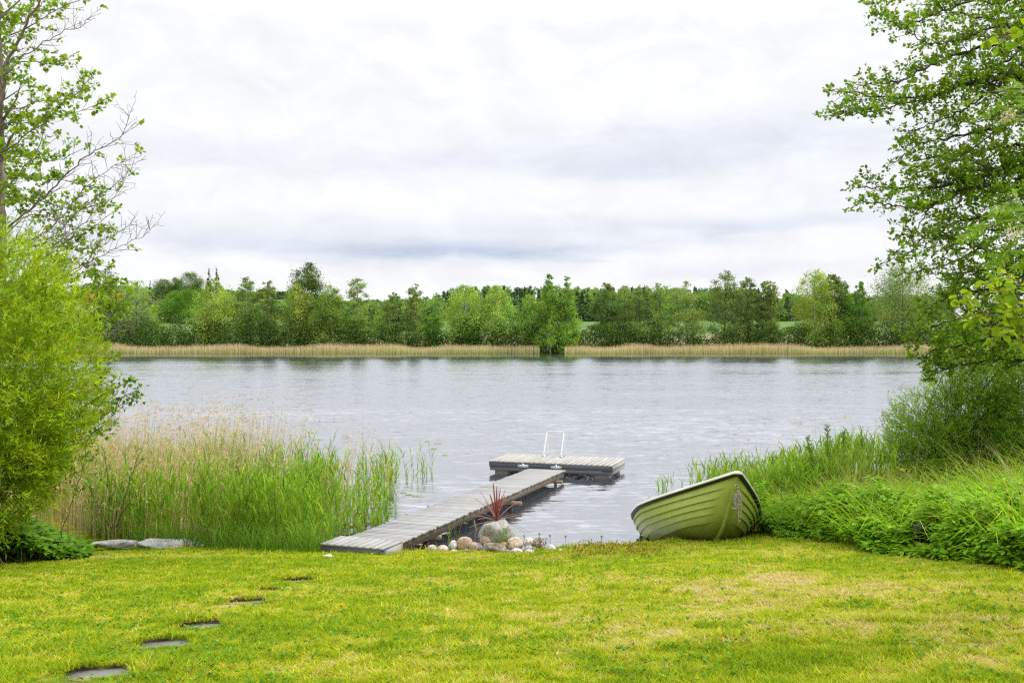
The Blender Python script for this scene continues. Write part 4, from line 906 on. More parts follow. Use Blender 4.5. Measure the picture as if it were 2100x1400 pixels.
leafy('fern_sprig', 1036, 1113, 12.92, 130, .2, .03, .03, (.14, .26, .03), 'small bright green sprig growing against the front of the boulder', 'plant')
leafy('weed_sprig', 1019, 1114, 12.9, 60, .1, .02, .025, (.10, .22, .03), 'tiny green sprig left of the fern against the boulder front', 'plant')
leafy('weed_sprig', 747, 1118, 13.0, 30, .09, .015, .03, (.30, .42, .03), 'yellow green weed growing up through the landing planks', 'plant')
leafy('weed_sprig', 796, 1117, 13.0, 22, .05, .015, .03, (.30, .42, .03), 'small yellow green weed at the joint of landing and gangway', 'plant')
r = rg(640); mb = MB(); n = 900; a = 1170 + 180 * r.random(n); b = 1118 + 26 * r.random(n)
gp = np.array([G(q, w) for q, w in zip(a[:140], b[:140])]); j = r.integers(0, 140, n); C = gp[j] + np.stack([.06 * r.normal(size=n), .06 * r.normal(size=n), .06 * r.random(n)], 1)
T = nrm(np.array([0, 0, 1.]) + .5 * r.normal(size=(n, 3))); rdm = (r.random(n) < .45)[:, None]
kites(mb, C, T, rdir(r, n), .03 + .02 * r.random(n), .016, np.where(rdm, tint(r, n, (.22, .09, .05), .2), tint(r, n, (.36, .40, .03), .2)))
tag(mb.build('stonecrop', M_LEAF), 'low yellow green and reddish ground plants along the lawn edge left of the boat', 'ground cover', kind='stuff')

# ------------------------------------------------------------------ right bank: ground elder, tall grass, reeds
LAMP = P(1887, 1084, 9.95)
fb = np.array([G(a, b)[:2] for a, b in ((1545, 1106), (1640, 1104), (1720, 1118), (1800, 1136), (1900, 1146), (2000, 1155), (2100, 1170), (2300, 1200))])
def yfront(x): return np.interp(x, fb[:, 0], fb[:, 1])
def boat_clear(x, y): return ~((np.abs(x - 2.72) < .98) & (y > 12.1) & (y < 15.7))
def elder(mb, x, y, hh, leafL, colr, seed):
    r = rg(seed); n = len(x); z = ground(x, y)
    for q in range(9):
        a = r.random(n) * 6.283; t = .55 + .5 * r.random(n); C = np.stack([x + .10 * np.cos(a) * r.random(n), y + .10 * np.sin(a) * r.random(n), z + hh * t], 1)
        for w in (-.9, 0, .9):
            T = nrm(np.stack([np.cos(a + w), np.sin(a + w), -.15 + .3 * r.normal(size=n)], 1)); L = leafL * (.7 + .6 * r.random(n))
            ovals(mb, C, T, nrm(np.array([0, 0, 1.]) + .25 * r.normal(size=(n, 3))), L, L * .52, tint(r, n, colr, .18, .15))
    B = np.stack([x, y, z], 1); blades(mb, B, hh * .8, np.full(n, .006), .2 * r.random(n), r.random(n) * 6.283, tint(r, n, (.12, .2, .03), .2), None, 2)
r = rg(700); n = 5600; x = 3.0 + 6.5 * r.random(n); y = yfront(x) + .05 + (4.2 * r.random(n) ** 1.25) * np.interp(x, [3, 4, 5.5, 6.5, 9], [.35, 1, 1, .75, .7])
k = boat_clear(x, y) & (y < shore(x)) & ~((np.abs(x - .4292 * y) < .05) & (np.abs(y - LAMP[1]) < .1)) & (vnoise(x * 2.1, y * 2.1, 75) > .16); x, y = x[k], y[k]; mb = MB()
cap = np.where((np.abs(x - .4292 * y) < .22) & (y < LAMP[1] + .05), .10, 9.)
elder(mb, x, y, np.minimum(cap, 1) * 0 + np.minimum(cap, (.06 + .24 * sm(0, 1.0, y - yfront(x)) + .26 * sm(1.0, 3.2, y - yfront(x))) * (.6 + .8 * vnoise(x * 2.5, y * 2.5, 71))), .072, (.205, .395, .014), 701)
tag(mb.build('ground_elder', M_LEAF), 'low leafy ground elder carpet at the front of the right bank', 'ground cover', kind='stuff')
n = 24000; x = 2.6 + 9.5 * r.random(n); y = yfront(x) + np.interp(x, [2.6, 3.6, 4.5, 6, 12], [.0, .5, 1.3, .9, .5]) + 8.5 * r.random(n) ** 1.2 - .25 * r.random(n)
k = boat_clear(x, y) & (y < shore(x) + .1) & (vnoise(x * 2.4, y * 2.4, 72) > .22) & ~((np.abs(x - .4292 * y) < .18) & (y < LAMP[1] + .1)); x, y = x[k], y[k]; n = len(x)
hh = (.38 + .56 * sm(3.0, 4.6, x) + .16 * sm(5, 8, x)) * (.45 + .75 * r.random(n)) * (.6 + .75 * vnoise(x * 1.1, y * 1.1, 73)); mb = MB()
az = 6.283 * vnoise(x * 1.6, y * 1.6, 74) + 1.6 * r.normal(size=n) - 1.2
c = tint(r, n, (.250, .430, .014), .32, .25); blades(mb, np.stack([x, y, ground(x, y)], 1), hh, .007 + .007 * r.random(n), .55 + .9 * r.random(n), az, c * .85, np.clip(c * 1.15, 0, .8), 4, .46)
n2 = 2400; j = r.integers(0, n, n2); blades(mb, np.stack([x[j], y[j], ground(x[j], y[j])], 1), hh[j] * 1.25, np.full(n2, .006), .3 + .5 * r.random(n2), az[j], tint(r, n2, (.36, .36, .12), .15), None, 4, .4)
tag(mb.build('tall_grass', M_GRASS), 'tall lush arching grass on the right bank behind the boat', 'grass', kind='stuff')
mg, md = MB(), MB(); n = 1150; x = 3.55 + 3.75 * r.random(n); y = 15.2 + .55 * (x - 3.3) + 3.2 * r.random(n) ** 1.2; k = vnoise(x * 1.6, y * 1.6, 76) > .28; x, y = x[k], y[k]; n = len(x)
reed_set(mg, None, x, y, .8 + .42 * r.random(n), None, 705); tag(mg.build('green_reeds', M_REED), 'green reeds standing behind the boat at the right shore', 'reeds', kind='stuff')
n = 420; x = 3.4 + 3.9 * r.random(n); y = 15.2 + .55 * (x - 3.3) + 3.2 * r.random(n); dry_set(md, x, y, .55 + .75 * r.random(n), 706, .12, .007)
for a, b in ((1534, 868), (1560, 866), (1611, 848), (1622, 866), (1640, 872), (1665, 885), (1688, 856), (1709, 855), (1729, 857), (1743, 858), (1748, 870), (1781, 878), (1796, 860), (1793, 888), (1545, 905), (1582, 900), (1700, 890), (1770, 886)):
    D = 17.2 + .8 * r.random(); p = P(a, b, D); dry_set(md, np.array([p[0] - .1]), np.array([D]), np.array([p[2]]), int(a), 1.0, .010)
tag(md.build('dry_reeds', M_REED), 'few thin dry reed stalks with brown plumes rising at the right shore', 'reeds', kind='stuff')

# left: dark leafy plants under the willow
r = rg(720); n = 1500; px_ = -160 + 480 * r.random(n); f_ = r.random(n); D = 11.2 + .6 * sm(0, 250, px_) + 2.2 * f_; x = (px_ - 1050) / F * D; y = D
k = (x < -5.25 - .42 * (y - 11.6)) & (y < 13.4) ; x, y = x[k], y[k]; mb = MB()
elder(mb, x, y, (.10 + .34 * sm(0, 1.0, -5.3 - .42 * (y - 11.6) - x)) * (.7 + .5 * r.random(len(x))), .10, (.135, .290, .014), 721)
tag(mb.build('ground_elder', M_LEAF), 'dark green toothed leafy plants below the willow on the left', 'ground cover', kind='stuff')

# ------------------------------------------------------------------ willow shrubs
def shrub(root, ells, nshoot, per, L, Wl, colr, shl, seed, base, stems=22, stemc=(.12, .10, .06), up=.55, shell=.55, var=.16, skip=None):
    r = rg(seed); ml, ms = MB(), MB(); w = np.array([e[6] for e in ells]); w = w / w.sum()
    ei = r.choice(len(ells), nshoot, p=w); E = np.array([e[:6] for e in ells])[ei]
    d = rdir(r, nshoot); rad = r.random(nshoot) ** (1 / 3) * (1 - shell) + shell * (.80 + .2 * r.random(nshoot))
    lump = 1 + .28 * (vnoise(d[:, 0] * 3 + d[:, 2] * 2.5 + 9, d[:, 1] * 3 + 5 + d[:, 2], seed) - .5)
    c0 = E[:, :3] + d * E[:, 3:] * (rad * lump)[:, None]
    g = ground(c0[:, 0], c0[:, 1]); k = c0[:, 2] > g + .25
    if skip is not None: k &= skip(c0, r)
    c0, d = c0[k], d[k]; n = len(c0)
    dr = nrm(d * .7 + np.array([0, 0, up]) + .35 * r.normal(size=(n, 3))); SL_ = shl * (.6 + .8 * r.random(n))
    c0 = c0 - dr * SL_[:, None] * .6
    cb2 = tint(r, n, colr, var, .14)
    for q in range(per):
        t = (q + .6 * r.random(n)) / per
        p = c0 + dr * (SL_ * t)[:, None]; p[:, 2] -= SL_ * .18 * t ** 2
        T = nrm(dr * .8 + rdir(r, n) * .8); LL = L * (.6 + .7 * r.random(n)) * (1.1 - .35 * t)
        kites(ml, p, T, nrm(d * .7 + np.array([0, 0, .45]) + .6 * r.normal(size=(n, 3))), LL, LL * Wl, np.clip(cb2 * (1 + .14 * r.normal(size=(n, 1))), .004, .8), .1, .45)
    b = np.asarray(base, float)
    for q in r.choice(n, min(n, stems * 9), replace=False):
        big = q % 9 == 0
        s0 = b + np.array([.3 * r.normal(), .25 * r.normal(), -.05]); e = c0[q] + dr[q] * SL_[q] * .7; m = s0 * .5 + e * .5 + np.array([0, 0, .16 * np.linalg.norm(e - s0)]); m[:2] -= (e - s0)[:2] * .12
        t = np.linspace(0, 1, 8)[:, None]; pth = s0 * (1 - t) ** 2 + 2 * m * t * (1 - t) + e * t ** 2 + .02 * r.normal(size=(8, 3))
        ms.tube(pth, np.linspace(.016 if big else .009, .003, 8), 5, np.array(stemc) * (.7 + .6 * r.random()), False)
    o = np.array(root.location); ms.v = [v - o for v in ms.v]; ml.v = [v - o for v in ml.v]
    ms.build('stems', M_BARK, root); ml.build('foliage', M_LEAF, root)
sb = np.array([-6.5, 11.0, float(ground(-6.5, 11.0))])
wl = empty('willow_shrub', sb); tag(wl, 'big rounded bright lime green willow bush filling the left edge', 'bush')
shrub(wl, [(-6.80, 10.9, 2.85, 2.1, 1.9, 2.1, 1.0), (-6.15, 10.6, 2.5, 1.3, 1.2, 1.4, .36), (-7.3, 11.2, 2.3, 1.6, 1.4, 1.5, .12), (-6.0, 10.7, 1.75, .95, .9, .9, .22)], 15500, 13, .088, .17, (.270, .390, .012), .21, 800, sb, 16, up=.45, var=.28, skip=lambda c, r: (fbm(c[:, 0] * 1.9 + c[:, 1] * 1.3, c[:, 2] * 2.0 - c[:, 1] * .8, 88, 3) > .40) | (r.random(len(c)) < .3))
sb = np.array([8.9, 19.2, float(ground(8.9, 19.2))]); w1 = empty('willow_shrub', sb); tag(w1, 'grey green thin stemmed willow bush at the waterside, left one of two on the right', 'bush', 'willow bushes on the right bank')
shrub(w1, [(8.95, 19.2, 1.25, 1.45, 1.2, 1.25, 1), (8.2, 18.7, 1.0, .85, .8, .85, .4), (9.8, 18.8, 1.7, 1.2, 1.1, 1.4, .6), (9.1, 18.9, 2.0, .9, .8, 1.15, .35), (8.0, 18.6, .8, .75, .7, .75, .25), (9.7, 18.7, 2.75, 1.15, 1, .95, .35)], 5200, 14, .085, .19, (.180, .315, .022), .42, 810, sb, 30, (.10, .075, .05))
sb = np.array([10.6, 18.2, float(ground(10.6, 18.2))]); w2 = empty('willow_shrub', sb); tag(w2, 'taller grey green willow bush at the right edge below the alder', 'bush', 'willow bushes on the right bank')
shrub(w2, [(10.5, 18.2, 1.75, 1.5, 1.3, 1.55, 1), (9.9, 17.6, 1.4, .9, .9, 1.0, .4), (11.6, 17.8, 1.8, 1.3, 1.2, 1.5, .6)], 4600, 14, .085, .19, (.172, .305, .020), .42, 820, sb, 30, (.10, .075, .05))
def sapling(name, base, path, n, L, Wl, colr, lb, seed, cat='sapling', grp=None, spread=.10):
    r = rg(seed); root = empty(name, base); tag(root, lb, cat, grp); ms, ml = MB(), MB()
    t = np.linspace(0, 1, len(path)); ms.tube(np.array(path) - base, np.linspace(.012, .003, len(path)), 5, (.12, .10, .05)); ms.build('stem', M_BARK, root)
    u = .15 + .85 * r.random(n); p = np.stack([np.interp(u, t, np.array(path)[:, a]) for a in range(3)], 1) - base
    T = nrm(rdir(r, n) + np.array([0, 0, .9])); kites(ml, p + spread * r.normal(size=(n, 3)) * .35 * (1.3 - u)[:, None], T, rdir(r, n), L * (.6 + .7 * r.random(n)), L * Wl, tint(r, n, colr, .2)); ml.build('foliage', M_LEAF, root)
for q, (a, b, ax, D, lb) in enumerate(((1697, 872, 1692, 17.0, 'tallest slim willow shoot among the reeds right of the boat'), (1730, 886, 1722, 17.2, 'slim upright willow shoot between the tallest shoot and the big willow bush'), (1655, 897, 1672, 16.6, 'willow shoot leaning left among the reeds right of the boat'), (1768, 894, 1762, 17.6, 'willow shoot close to the left edge of the big willow bush'))):
    tp_ = P(a, b, D); bs = P(ax, 985, D); bs[2] = ground(bs[0], D); sapling('willow_shoot', bs, [bs, (bs + tp_) / 2 + [.03, 0, .08], tp_], 240, .085, .2, (.16, .25, .055), lb, 830 + q, grp='willow shoots in the right reeds')

# ------------------------------------------------------------------ near trees
def resample(p, ds):
    p = np.asarray(p, float); q = np.concatenate([p[:1] * 2 - p[1:2], p, p[-1:] * 2 - p[-2:-1]]); out = []
    for k in range(1, len(q) - 2):
        m = max(2, int(np.linalg.norm(q[k + 1] - q[k]) / ds)); t = np.arange(m)[:, None] / m
        out.append(.5 * (2 * q[k] + (q[k + 1] - q[k - 1]) * t + (2 * q[k - 1] - 5 * q[k] + 4 * q[k + 1] - q[k + 2]) * t ** 2 + (3 * q[k] - q[k - 1] - 3 * q[k + 1] + q[k + 2]) * t ** 3))
    return np.concatenate(out + [p[-1:]])
class Tree:
    def __init__(s, seed, bark): s.r = rg(seed); s.ms = MB(); s.tw = []; s.bark = np.array(bark, float)
    def limb(s, path, r0, r1, leafy=1.0, ds=.13, sub=.6, t0=.1, wob=.012, flat=.5, twl=.2, bare=False, upb=.12, col=None):
        r = s.r; p = resample(path, .08); p[1:-1] += wob * r.normal(size=(len(p) - 2, 3)); n = len(p); t = np.linspace(0, 1, n)
        s.ms.tube(p, r0 + (r1 - r0) * t ** .8, 6 if r0 > .02 else 5, s.bark * (.85 + .3 * r.random()) if col is None else col)
        Ln = np.linalg.norm(np.diff(p, axis=0), axis=1).sum(); tg = nrm(np.gradient(p, axis=0))
        for u in np.arange(t0, 1.0, ds / max(Ln, .1)):
            u = min(u + ds / Ln * r.normal() * .3, .995); i = int(max(u, 0) * (n - 1)); d = rdir(r, 1)[0]; d[2] *= flat; d -= tg[i] * d.dot(tg[i]) * .8
            d = nrm(tg[i] * (.55 + .3 * r.random()) + nrm(d) * .75 + np.array([0, 0, upb])); L = sub * (.45 + .75 * r.random()) * (1 - .45 * u)
            s.twig(p[i], d, L, max((r0 + (r1 - r0) * u) * .4, .0035), leafy, twl, bare, flat)
        s.twig(p[-1], tg[-1], sub * .4, r1, leafy, twl, bare, flat)
    def twig(s, p, d, L, r0, leafy, twl, bare, flat):
        r = s.r; q = np.linspace(0, 1, 6)[:, None]; b = rdir(r, 1)[0] * .18; b[2] += .10
        pth = p + q * d * L + q ** 2 * b * L + .012 * r.normal(size=(6, 3)) * q
        s.ms.tube(pth, np.linspace(r0, .0022, 6), 4, s.bark * (.8 + .4 * r.random()), False)
        m = max(1, int(L / (.085 if not bare else .11)))
        for k in range(m):
            u = (k + .8 * r.random()) / m
            if u < .12: continue
            i = min(int(u * 5), 4); o = pth[i] + (pth[i + 1] - pth[i]) * (u * 5 - i); dd = rdir(r, 1)[0]; dd[2] *= flat; dd = nrm(d * .6 + dd * .8 + np.array([0, 0, .08])); l2 = twl * (.4 + .9 * r.random()) * (1.1 - .5 * u)
            if bare: 
                if r.random() < .8: s.ms.tube([o, o + dd * l2 * .5 + .006 * r.normal(size=3), o + dd * l2], [.003, .0025, .0018], 3, s.bark * .9, False)
            elif l2 > .12 and r.random() < .6: s.ms.tube([o, o + dd * l2], [.0028, .0018], 3, s.bark, False)
            if r.random() < leafy: s.tw.append((*o, *dd, l2))
        if r.random() < leafy: s.tw.append((*pth[-2], *d, twl * .6))
    def leaves(s, per, L, Wl, colr, var=.18, yel=.15, hang=.0, keep=None):
        r = s.r; tw = np.array(s.tw); ml = MB()
        if keep is not None: tw = tw[keep(tw, r)]
        for q in range(per):
            n = len(tw); u = (q + r.random(n)) / per; p = tw[:, :3] + tw[:, 3:6] * (tw[:, 6] * u)[:, None]
            T = nrm(tw[:, 3:6] * .5 + rdir(r, n) * .8 - np.array([0, 0, hang])); N = nrm(np.array([.1, -.1, 1.]) + .55 * r.normal(size=(n, 3))); LL = L * (.55 + .7 * r.random(n))
            ovals(ml, p + T * .01, T, N, LL, LL * Wl, tint(r, n, colr, var, yel))
        return ml
    def done(s, name, base, lb, ml, mat=None, cat='tree'):
        root = empty(name, base); tag(root, lb, cat); o = np.array(base)
        s.ms.v = [v - o for v in s.ms.v]; ml.v = [v - o for v in ml.v]; s.ms.build('trunk', M_BARK, root, smooth=True); ml.build('crown', mat or M_LEAF, root); return root
def PP(pts, D0, D1): return [P(a, b, D0 + (D1 - D0) * k / max(1, len(pts) - 1)) for k, (a, b) in enumerate(pts)]

# right alder: trunk just outside the frame, limbs reaching in over the water
T1 = Tree(900, (.055, .045, .038)); tb = np.array([10.2, 15.6, float(ground(10.2, 15.6))])
T1.limb([tb, tb + [.1, 0, 3], tb + [-.1, .1, 6.5], tb + [.1, 0, 10], tb + [0, 0, 13]], .24, .05, 1, .7, 1.6, .3)
def tk(z): return tb + [0, 0, z - tb[2]]
RL = [([(2100, 160), (2044, 164), (2021, 161), (1936, 191), (1847, 203), (1787, 197), (1725, 189)], 14.6, 13.2, .045, .008, 6.5),
      ([(2084, 97), (1970, 111), (1916, 131), (1847, 166), (1765, 175)], 15.6, 14.6, .04, .008, 7.2), ([(2100, -10), (2007, 0), (1916, 29), (1879, 48), (1833, 46), (1800, 25)], 15.2, 14.0, .035, .007, 7.8),
      ([(2080, 60), (1964, 86), (1901, 88), (1867, 68), (1838, 52)], 14.3, 13.6, .03, .006, 7.2), ([(2050, 175), (1907, 200), (1827, 220), (1776, 231), (1712, 236)], 14.2, 13.0, .03, .006, 6.2),
      ([(2100, 328), (2039, 357), (1973, 374), (1930, 383), (1850, 385), (1768, 384)], 14.4, 13.4, .05, .008, 5.6), ([(2060, 345), (2000, 370), (1925, 415), (1860, 425), (1765, 412)], 14.2, 13.0, .035, .007, 5.4),
      ([(1960, 376), (1930, 385), (1920, 415), (1900, 440), (1860, 495), (1822, 535)], 13.7, 13.2, .022, .006, 5.4), ([(2040, 380), (1985, 385), (1960, 435), (1945, 455), (1920, 500)], 14.0, 13.6, .02, .006, 5.4),
      ([(2150, 540), (2100, 525), (2050, 520), (2000, 505), (1925, 480)], 14.5, 13.8, .04, .008, 4.6), ([(2150, 235), (2050, 262), (1960, 280), (1890, 295), (1840, 330)], 15.8, 15.4, .04, .008, 6.2),
      ([(2150, 300), (2040, 305), (1960, 330), (1880, 345)], 16.2, 15.8, .035, .008, 6.0), ([(2150, 420), (2050, 440), (1970, 455), (1900, 480), (1850, 535)], 15.6, 15.0, .04, .008, 5.2),
      ([(2150, 470), (2060, 480), (1990, 520), (1930, 545), (1860, 560)], 16.4, 16.0, .035, .008, 5.0), ([(2150, 80), (2060, 130), (1980, 150), (1930, 170)], 16.4, 16.0, .035, .008, 7.0), ([(2150, 10), (2060, 40), (1980, 30), (1900, 10)], 16.6, 16.2, .035, .008, 7.6),
      ([(2150, -60), (2050, -60), (1950, -40), (1850, -10)], 15.5, 15.0, .035, .008, 8.2), ([(2160, 380), (2100, 400), (2040, 420)], 13.6, 13.2, .03, .008, 5.4), ([(2160, 200), (2100, 230), (2030, 240)], 13.8, 13.4, .03, .008, 6.2)]
for pts, D0, D1, r0, r1, z0 in RL:
    T1.limb([tk(z0)] + PP(pts, D0, D1), r0 * 1.15, r1, .95, .062, .52, .12, .014, .6)
RL += [([(2150, 340), (2060, 350), (1990, 335), (1930, 320), (1880, 330)], 15.2, 14.8, .03, .007, 5.8), ([(2150, 130), (2070, 150), (1990, 215), (1920, 250), (1860, 275)], 15.0, 14.4, .03, .007, 6.4), ([(2100, 250), (2020, 285), (1960, 330), (1900, 350)], 14.0, 13.8, .025, .006, 6.0), ([(2150, 30), (2070, 70), (2000, 75), (1930, 60)], 15.8, 15.4, .03, .007, 7.4), ([(2150, 400), (2090, 470), (2000, 470), (1940, 520)], 14.8, 14.4, .03, .007, 5.0), ([(2150, 180), (2090, 210), (2000, 250), (1950, 240)], 16.8, 16.4, .03, .007, 6.4), ([(2120, 0), (2050, 10), (1980, -10)], 14.4, 14.0, .03, .007, 7.8)]
for pts, D0, D1, r0, r1, z0 in RL[-7:]:
    T1.limb([tk(z0)] + PP(pts, D0, D1), r0 * 1.15, r1, .95, .062, .52, .12, .014, .6)
LOW = [([(2150, 600), (2060, 590), (1980, 600), (1920, 620), (1890, 650)], 15.6, 15.0, 3.9), ([(2150, 650), (2060, 640), (1980, 650), (1910, 670), (1885, 690)], 15.0, 14.4, 3.5), ([(2150, 700), (2060, 690), (1990, 705), (1920, 715), (1890, 735)], 15.4, 14.6, 3.1),
       ([(2150, 560), (2070, 570), (2000, 575), (1940, 590)], 16.2, 15.8, 4.2), ([(2150, 740), (2070, 735), (2000, 745), (1930, 755)], 14.8, 14.4, 2.9), ([(2160, 620), (2090, 640), (2030, 665), (1960, 690)], 14.2, 13.8, 3.7), ([(2160, 680), (2100, 700), (2030, 720), (1960, 735), (1915, 760)], 16.4, 16.0, 3.0), ([(2160, 520), (2090, 545), (2020, 555), (1960, 560)], 15.2, 14.8, 4.5)]
for pts, D0, D1, z0 in LOW: T1.limb([tk(z0)] + PP(pts, D0, D1), .04, .008, 1.0, .05, .62, .15, .014, .8)
T1.done('alder_tree', tb, 'large dark branched alder leaning in from the right edge over the lake', T1.leaves(7, .056, .78, (.160, .280, .012), .28, .2))

# left alder: trunk on the frame edge, many bare twigs
T2 = Tree(930, (.20, .165, .14)); tb = np.array([-7.62, 14.0, float(ground(-7.62, 14.0))])
T2.limb([tb, tb + [.05, 0, 2.5], tb + [.06, .05, 5], tb + [.03, 0, 8], tb + [-.1, 0, 11]], .11, .04, 1, .5, .9, .45)
def tk2(z): return tb + [.05, 0, z - tb[2]]
LLs = [([(4, 199), (13, 137), (21, 107), (45, 73), (60, 34), (86, 0), (105, -45)], 13.9, 13.5, .045, .015, .35, 6.2), ([(21, 126), (58, 111), (90, 88), (133, 64), (163, 56), (188, 33)], 13.8, 13.2, .016, .004, .12, 7.0),
       ([(0, 90), (45, 64), (90, 36), (129, 15), (161, 0), (185, -18)], 14.2, 13.8, .02, .005, .55, 6.9), ([(0, 236), (43, 221), (96, 204), (137, 197), (175, 185)], 13.8, 13.3, .018, .005, .75, 6.0), ([(0, 317), (28, 300), (64, 268), (100, 246), (129, 210), (167, 184), (180, 165)], 13.4, 13.0, .02, .004, .7, 5.6),
       ([(0, 260), (60, 250), (120, 240), (165, 228), (205, 212)], 14.0, 13.8, .015, .004, .65, 5.8), ([(0, 395), (40, 355), (80, 300), (92, 250), (100, 215)], 13.2, 13.0, .022, .005, .6, 5.0), ([(40, 445), (100, 395), (165, 330), (240, 285), (263, 248), (272, 220)], 13.8, 13.0, .024, .003, .13, 4.7),
       ([(95, 475), (165, 395), (220, 350), (266, 322)], 13.6, 13.1, .018, .003, .22, 4.5), ([(100, 490), (170, 425), (230, 380), (268, 352), (276, 322)], 13.4, 12.9, .018, .003, .10, 4.4), ([(110, 505), (190, 440), (245, 390), (262, 350)], 13.9, 13.5, .016, .003, .15, 4.4),
       ([(120, 560), (150, 552), (200, 528), (250, 505), (298, 480), (322, 455)], 13.3, 12.8, .018, .003, .07, 4.0), ([(140, 565), (200, 515), (255, 466), (272, 456)], 13.7, 13.3, .014, .003, .12, 4.0), ([(0, 60), (40, 30), (80, 12), (120, -20)], 14.6, 14.3, .02, .005, .9, 7.2), ([(0, 140), (50, 125), (100, 130), (140, 120)], 14.6, 14.3, .02, .005, .85, 6.6),
       ([(0, 330), (60, 320), (110, 330), (160, 310)], 14.8, 14.5, .02, .005, .95, 5.4), ([(0, 360), (70, 365), (130, 370), (190, 385)], 14.8, 14.4, .02, .005, .95, 5.2), ([(0, 400), (70, 410), (140, 425), (200, 420)], 14.6, 14.3, .02, .005, .9, 4.9), ([(60, 440), (120, 455), (180, 470), (225, 440)], 14.4, 14.0, .016, .005, .8, 4.6),
       ([(100, 510), (150, 505), (190, 500), (215, 490)], 14.2, 13.8, .014, .004, .85, 4.3), ([(120, 545), (160, 540), (195, 560), (200, 590)], 14.2, 13.8, .014, .004, .9, 4.0), ([(150, 620), (190, 600), (215, 580), (222, 562)], 13.6, 13.2, .014, .004, 1.0, 3.6), ([(160, 660), (200, 640), (235, 625), (260, 610)], 13.6, 13.0, .014, .004, 1.0, 3.4),
       ([(170, 690), (200, 670), (225, 650), (240, 630)], 13.4, 13.0, .012, .004, 1.0, 3.2), ([(150, 700), (195, 688), (260, 652), (310, 622), (342, 602)], 12.8, 12.3, .018, .003, .05, 3.2), ([(170, 700), (230, 680), (275, 672), (300, 655)], 12.9, 12.5, .01, .003, .05, 3.2), ([(100, 640), (120, 595), (134, 545), (138, 495), (130, 450)], 13.0, 12.9, .014, .005, .1, 3.4)]
for pts, D0, D1, r0, r1, lf, z0 in LLs:
    T2.limb([tk2(z0)] + PP(pts, D0, D1), r0 * .8, r1 * .85, min(1, lf * 1.05) if lf > .3 else lf * .35, .075 if lf > .3 else .065, .42 if lf > .3 else .46, .2, .010, .7, .16, bare=lf < .3, upb=.15)
T2.done('alder_tree', tb, 'light barked alder at the left edge with half bare twigs over the willow', T2.leaves(7, .060, .80, (.205, .335, .016), .22, .2))

# young alder in front of the left willow's right side and a small one in the reeds
T3 = Tree(950, (.10, .085, .06)); tb = np.array([-6.0, 12.5, float(ground(-6.0, 12.5))])
T3.limb([tb, P(170, 950, 12.3), P(190, 850, 12.2), P(203, 790, 12.1), P(222, 745, 12.0)], .006, .003, .9, .12, .3, .3)
for pts in ([(190, 850), (230, 800), (262, 783)], [(195, 830), (235, 820), (276, 803)], [(188, 870), (240, 835), (277, 821)], [(200, 800), (210, 765), (226, 740)], [(186, 890), (225, 860), (260, 800)]): T3.limb(PP(pts, 12.2, 11.9), .008, .003, .9, .1, .22, .1, .006, .6, .12)
T3.done('alder_sapling', tb, 'slim alder sapling whose leafy twigs stick out right of the lime green willow', T3.leaves(4, .055, .8, (.130, .250, .020), .2, .2), cat='sapling')
T4 = Tree(955, (.13, .11, .07)); tb = np.array([(235 - 1050) / F * 12.9, 12.9, float(ground((235 - 1050) / F * 12.9, 12.9))])
for pts in ([(235, 1090), (225, 1010), (215, 940), (200, 900)], [(240, 1090), (255, 1020), (275, 960), (290, 925)], [(238, 1080), (265, 1030), (290, 1010)], [(230, 1085), (190, 1010), (170, 960)]): T4.limb(PP(pts, 12.9, 12.7), .009, .003, .7, .12, .25, .3, .008, .7, .14)
T4.done('alder_sapling', tb, 'thin see through sapling standing in the reeds beside the flat rocks on the left', T4.leaves(3, .05, .75, (.150, .260, .028), .2, .2), cat='sapling')

# rowan and birch close on the right edge
def compound(ml, ms, p0, d, n_, L, r, colr, rach=.17):
    sdv = nrm(np.cross(d, n_)); t = np.linspace(0, 1, 8)[:, None]; pth = p0 + d * rach * t - np.array([0, 0, .05]) * t ** 2; ms.tube(pth, [.0018] * 8, 3, (.25, .32, .06), False)
    for k in range(1, 8):
        for s in (-1, 1):
            T = nrm(sdv * s * .9 + d * .4 + .12 * r.normal(size=3) - np.array([0, 0, .25])); ovals(ml, pth[k][None], T[None], nrm(n_ + .2 * r.normal(size=3))[None], np.array([L * (1.05 - .04 * abs(k - 4))]), L * .34, tint(r, 1, colr, .1, .1))
    ovals(ml, pth[-1:], nrm(d - np.array([0, 0, .3]))[None], n_[None], np.array([L]), L * .34, tint(r, 1, colr, .1, .1))
r = rg(970); tb = np.array([5.0, 6.6, float(ground(5.0, 6.6))]); T5 = Tree(971, (.13, .11, .09)); ml = MB()
T5.limb([tb, tb + [-.1, 0, 1.5], tb + [-.15, .05, 3], tb + [0, 0, 4.6], tb + [.2, 0, 6]], .05, .015, 0, 9, .1, .9)
pts_r = []
for pts, z0 in (([(2150, 520), (2110, 470), (2060, 455), (2020, 470)], 2.9), ([(2160, 480), (2110, 430), (2085, 430)], 3.1), ([(2160, 560), (2110, 520), (2070, 520)], 2.8), ([(2150, 220), (2105, 190), (2070, 185), (2025, 190)], 4.2), ([(2150, 260), (2110, 245), (2080, 240)], 4.0)):
    pa = [tb + [-.1, 0, z0 - tb[2]]] + PP(pts, 6.4, 6.1); T5.limb(pa, .012, .004, 0, 9, .05, .9); pts_r.append(resample(pa, .05)[-14:])
for q, pa in enumerate(pts_r):
    for k in range(10 if q < 3 else 6):
        p0 = pa[r.integers(3, len(pa))]; d = nrm(np.array([-.75 + .45 * r.normal(), -.2 + .5 * r.normal(), .05 + .3 * r.normal()])); compound(ml, T5.ms, p0, d, nrm(np.array([-.1, -.5, .8]) + .25 * r.normal(size=3)), .058, r, (.175, .315, .012))
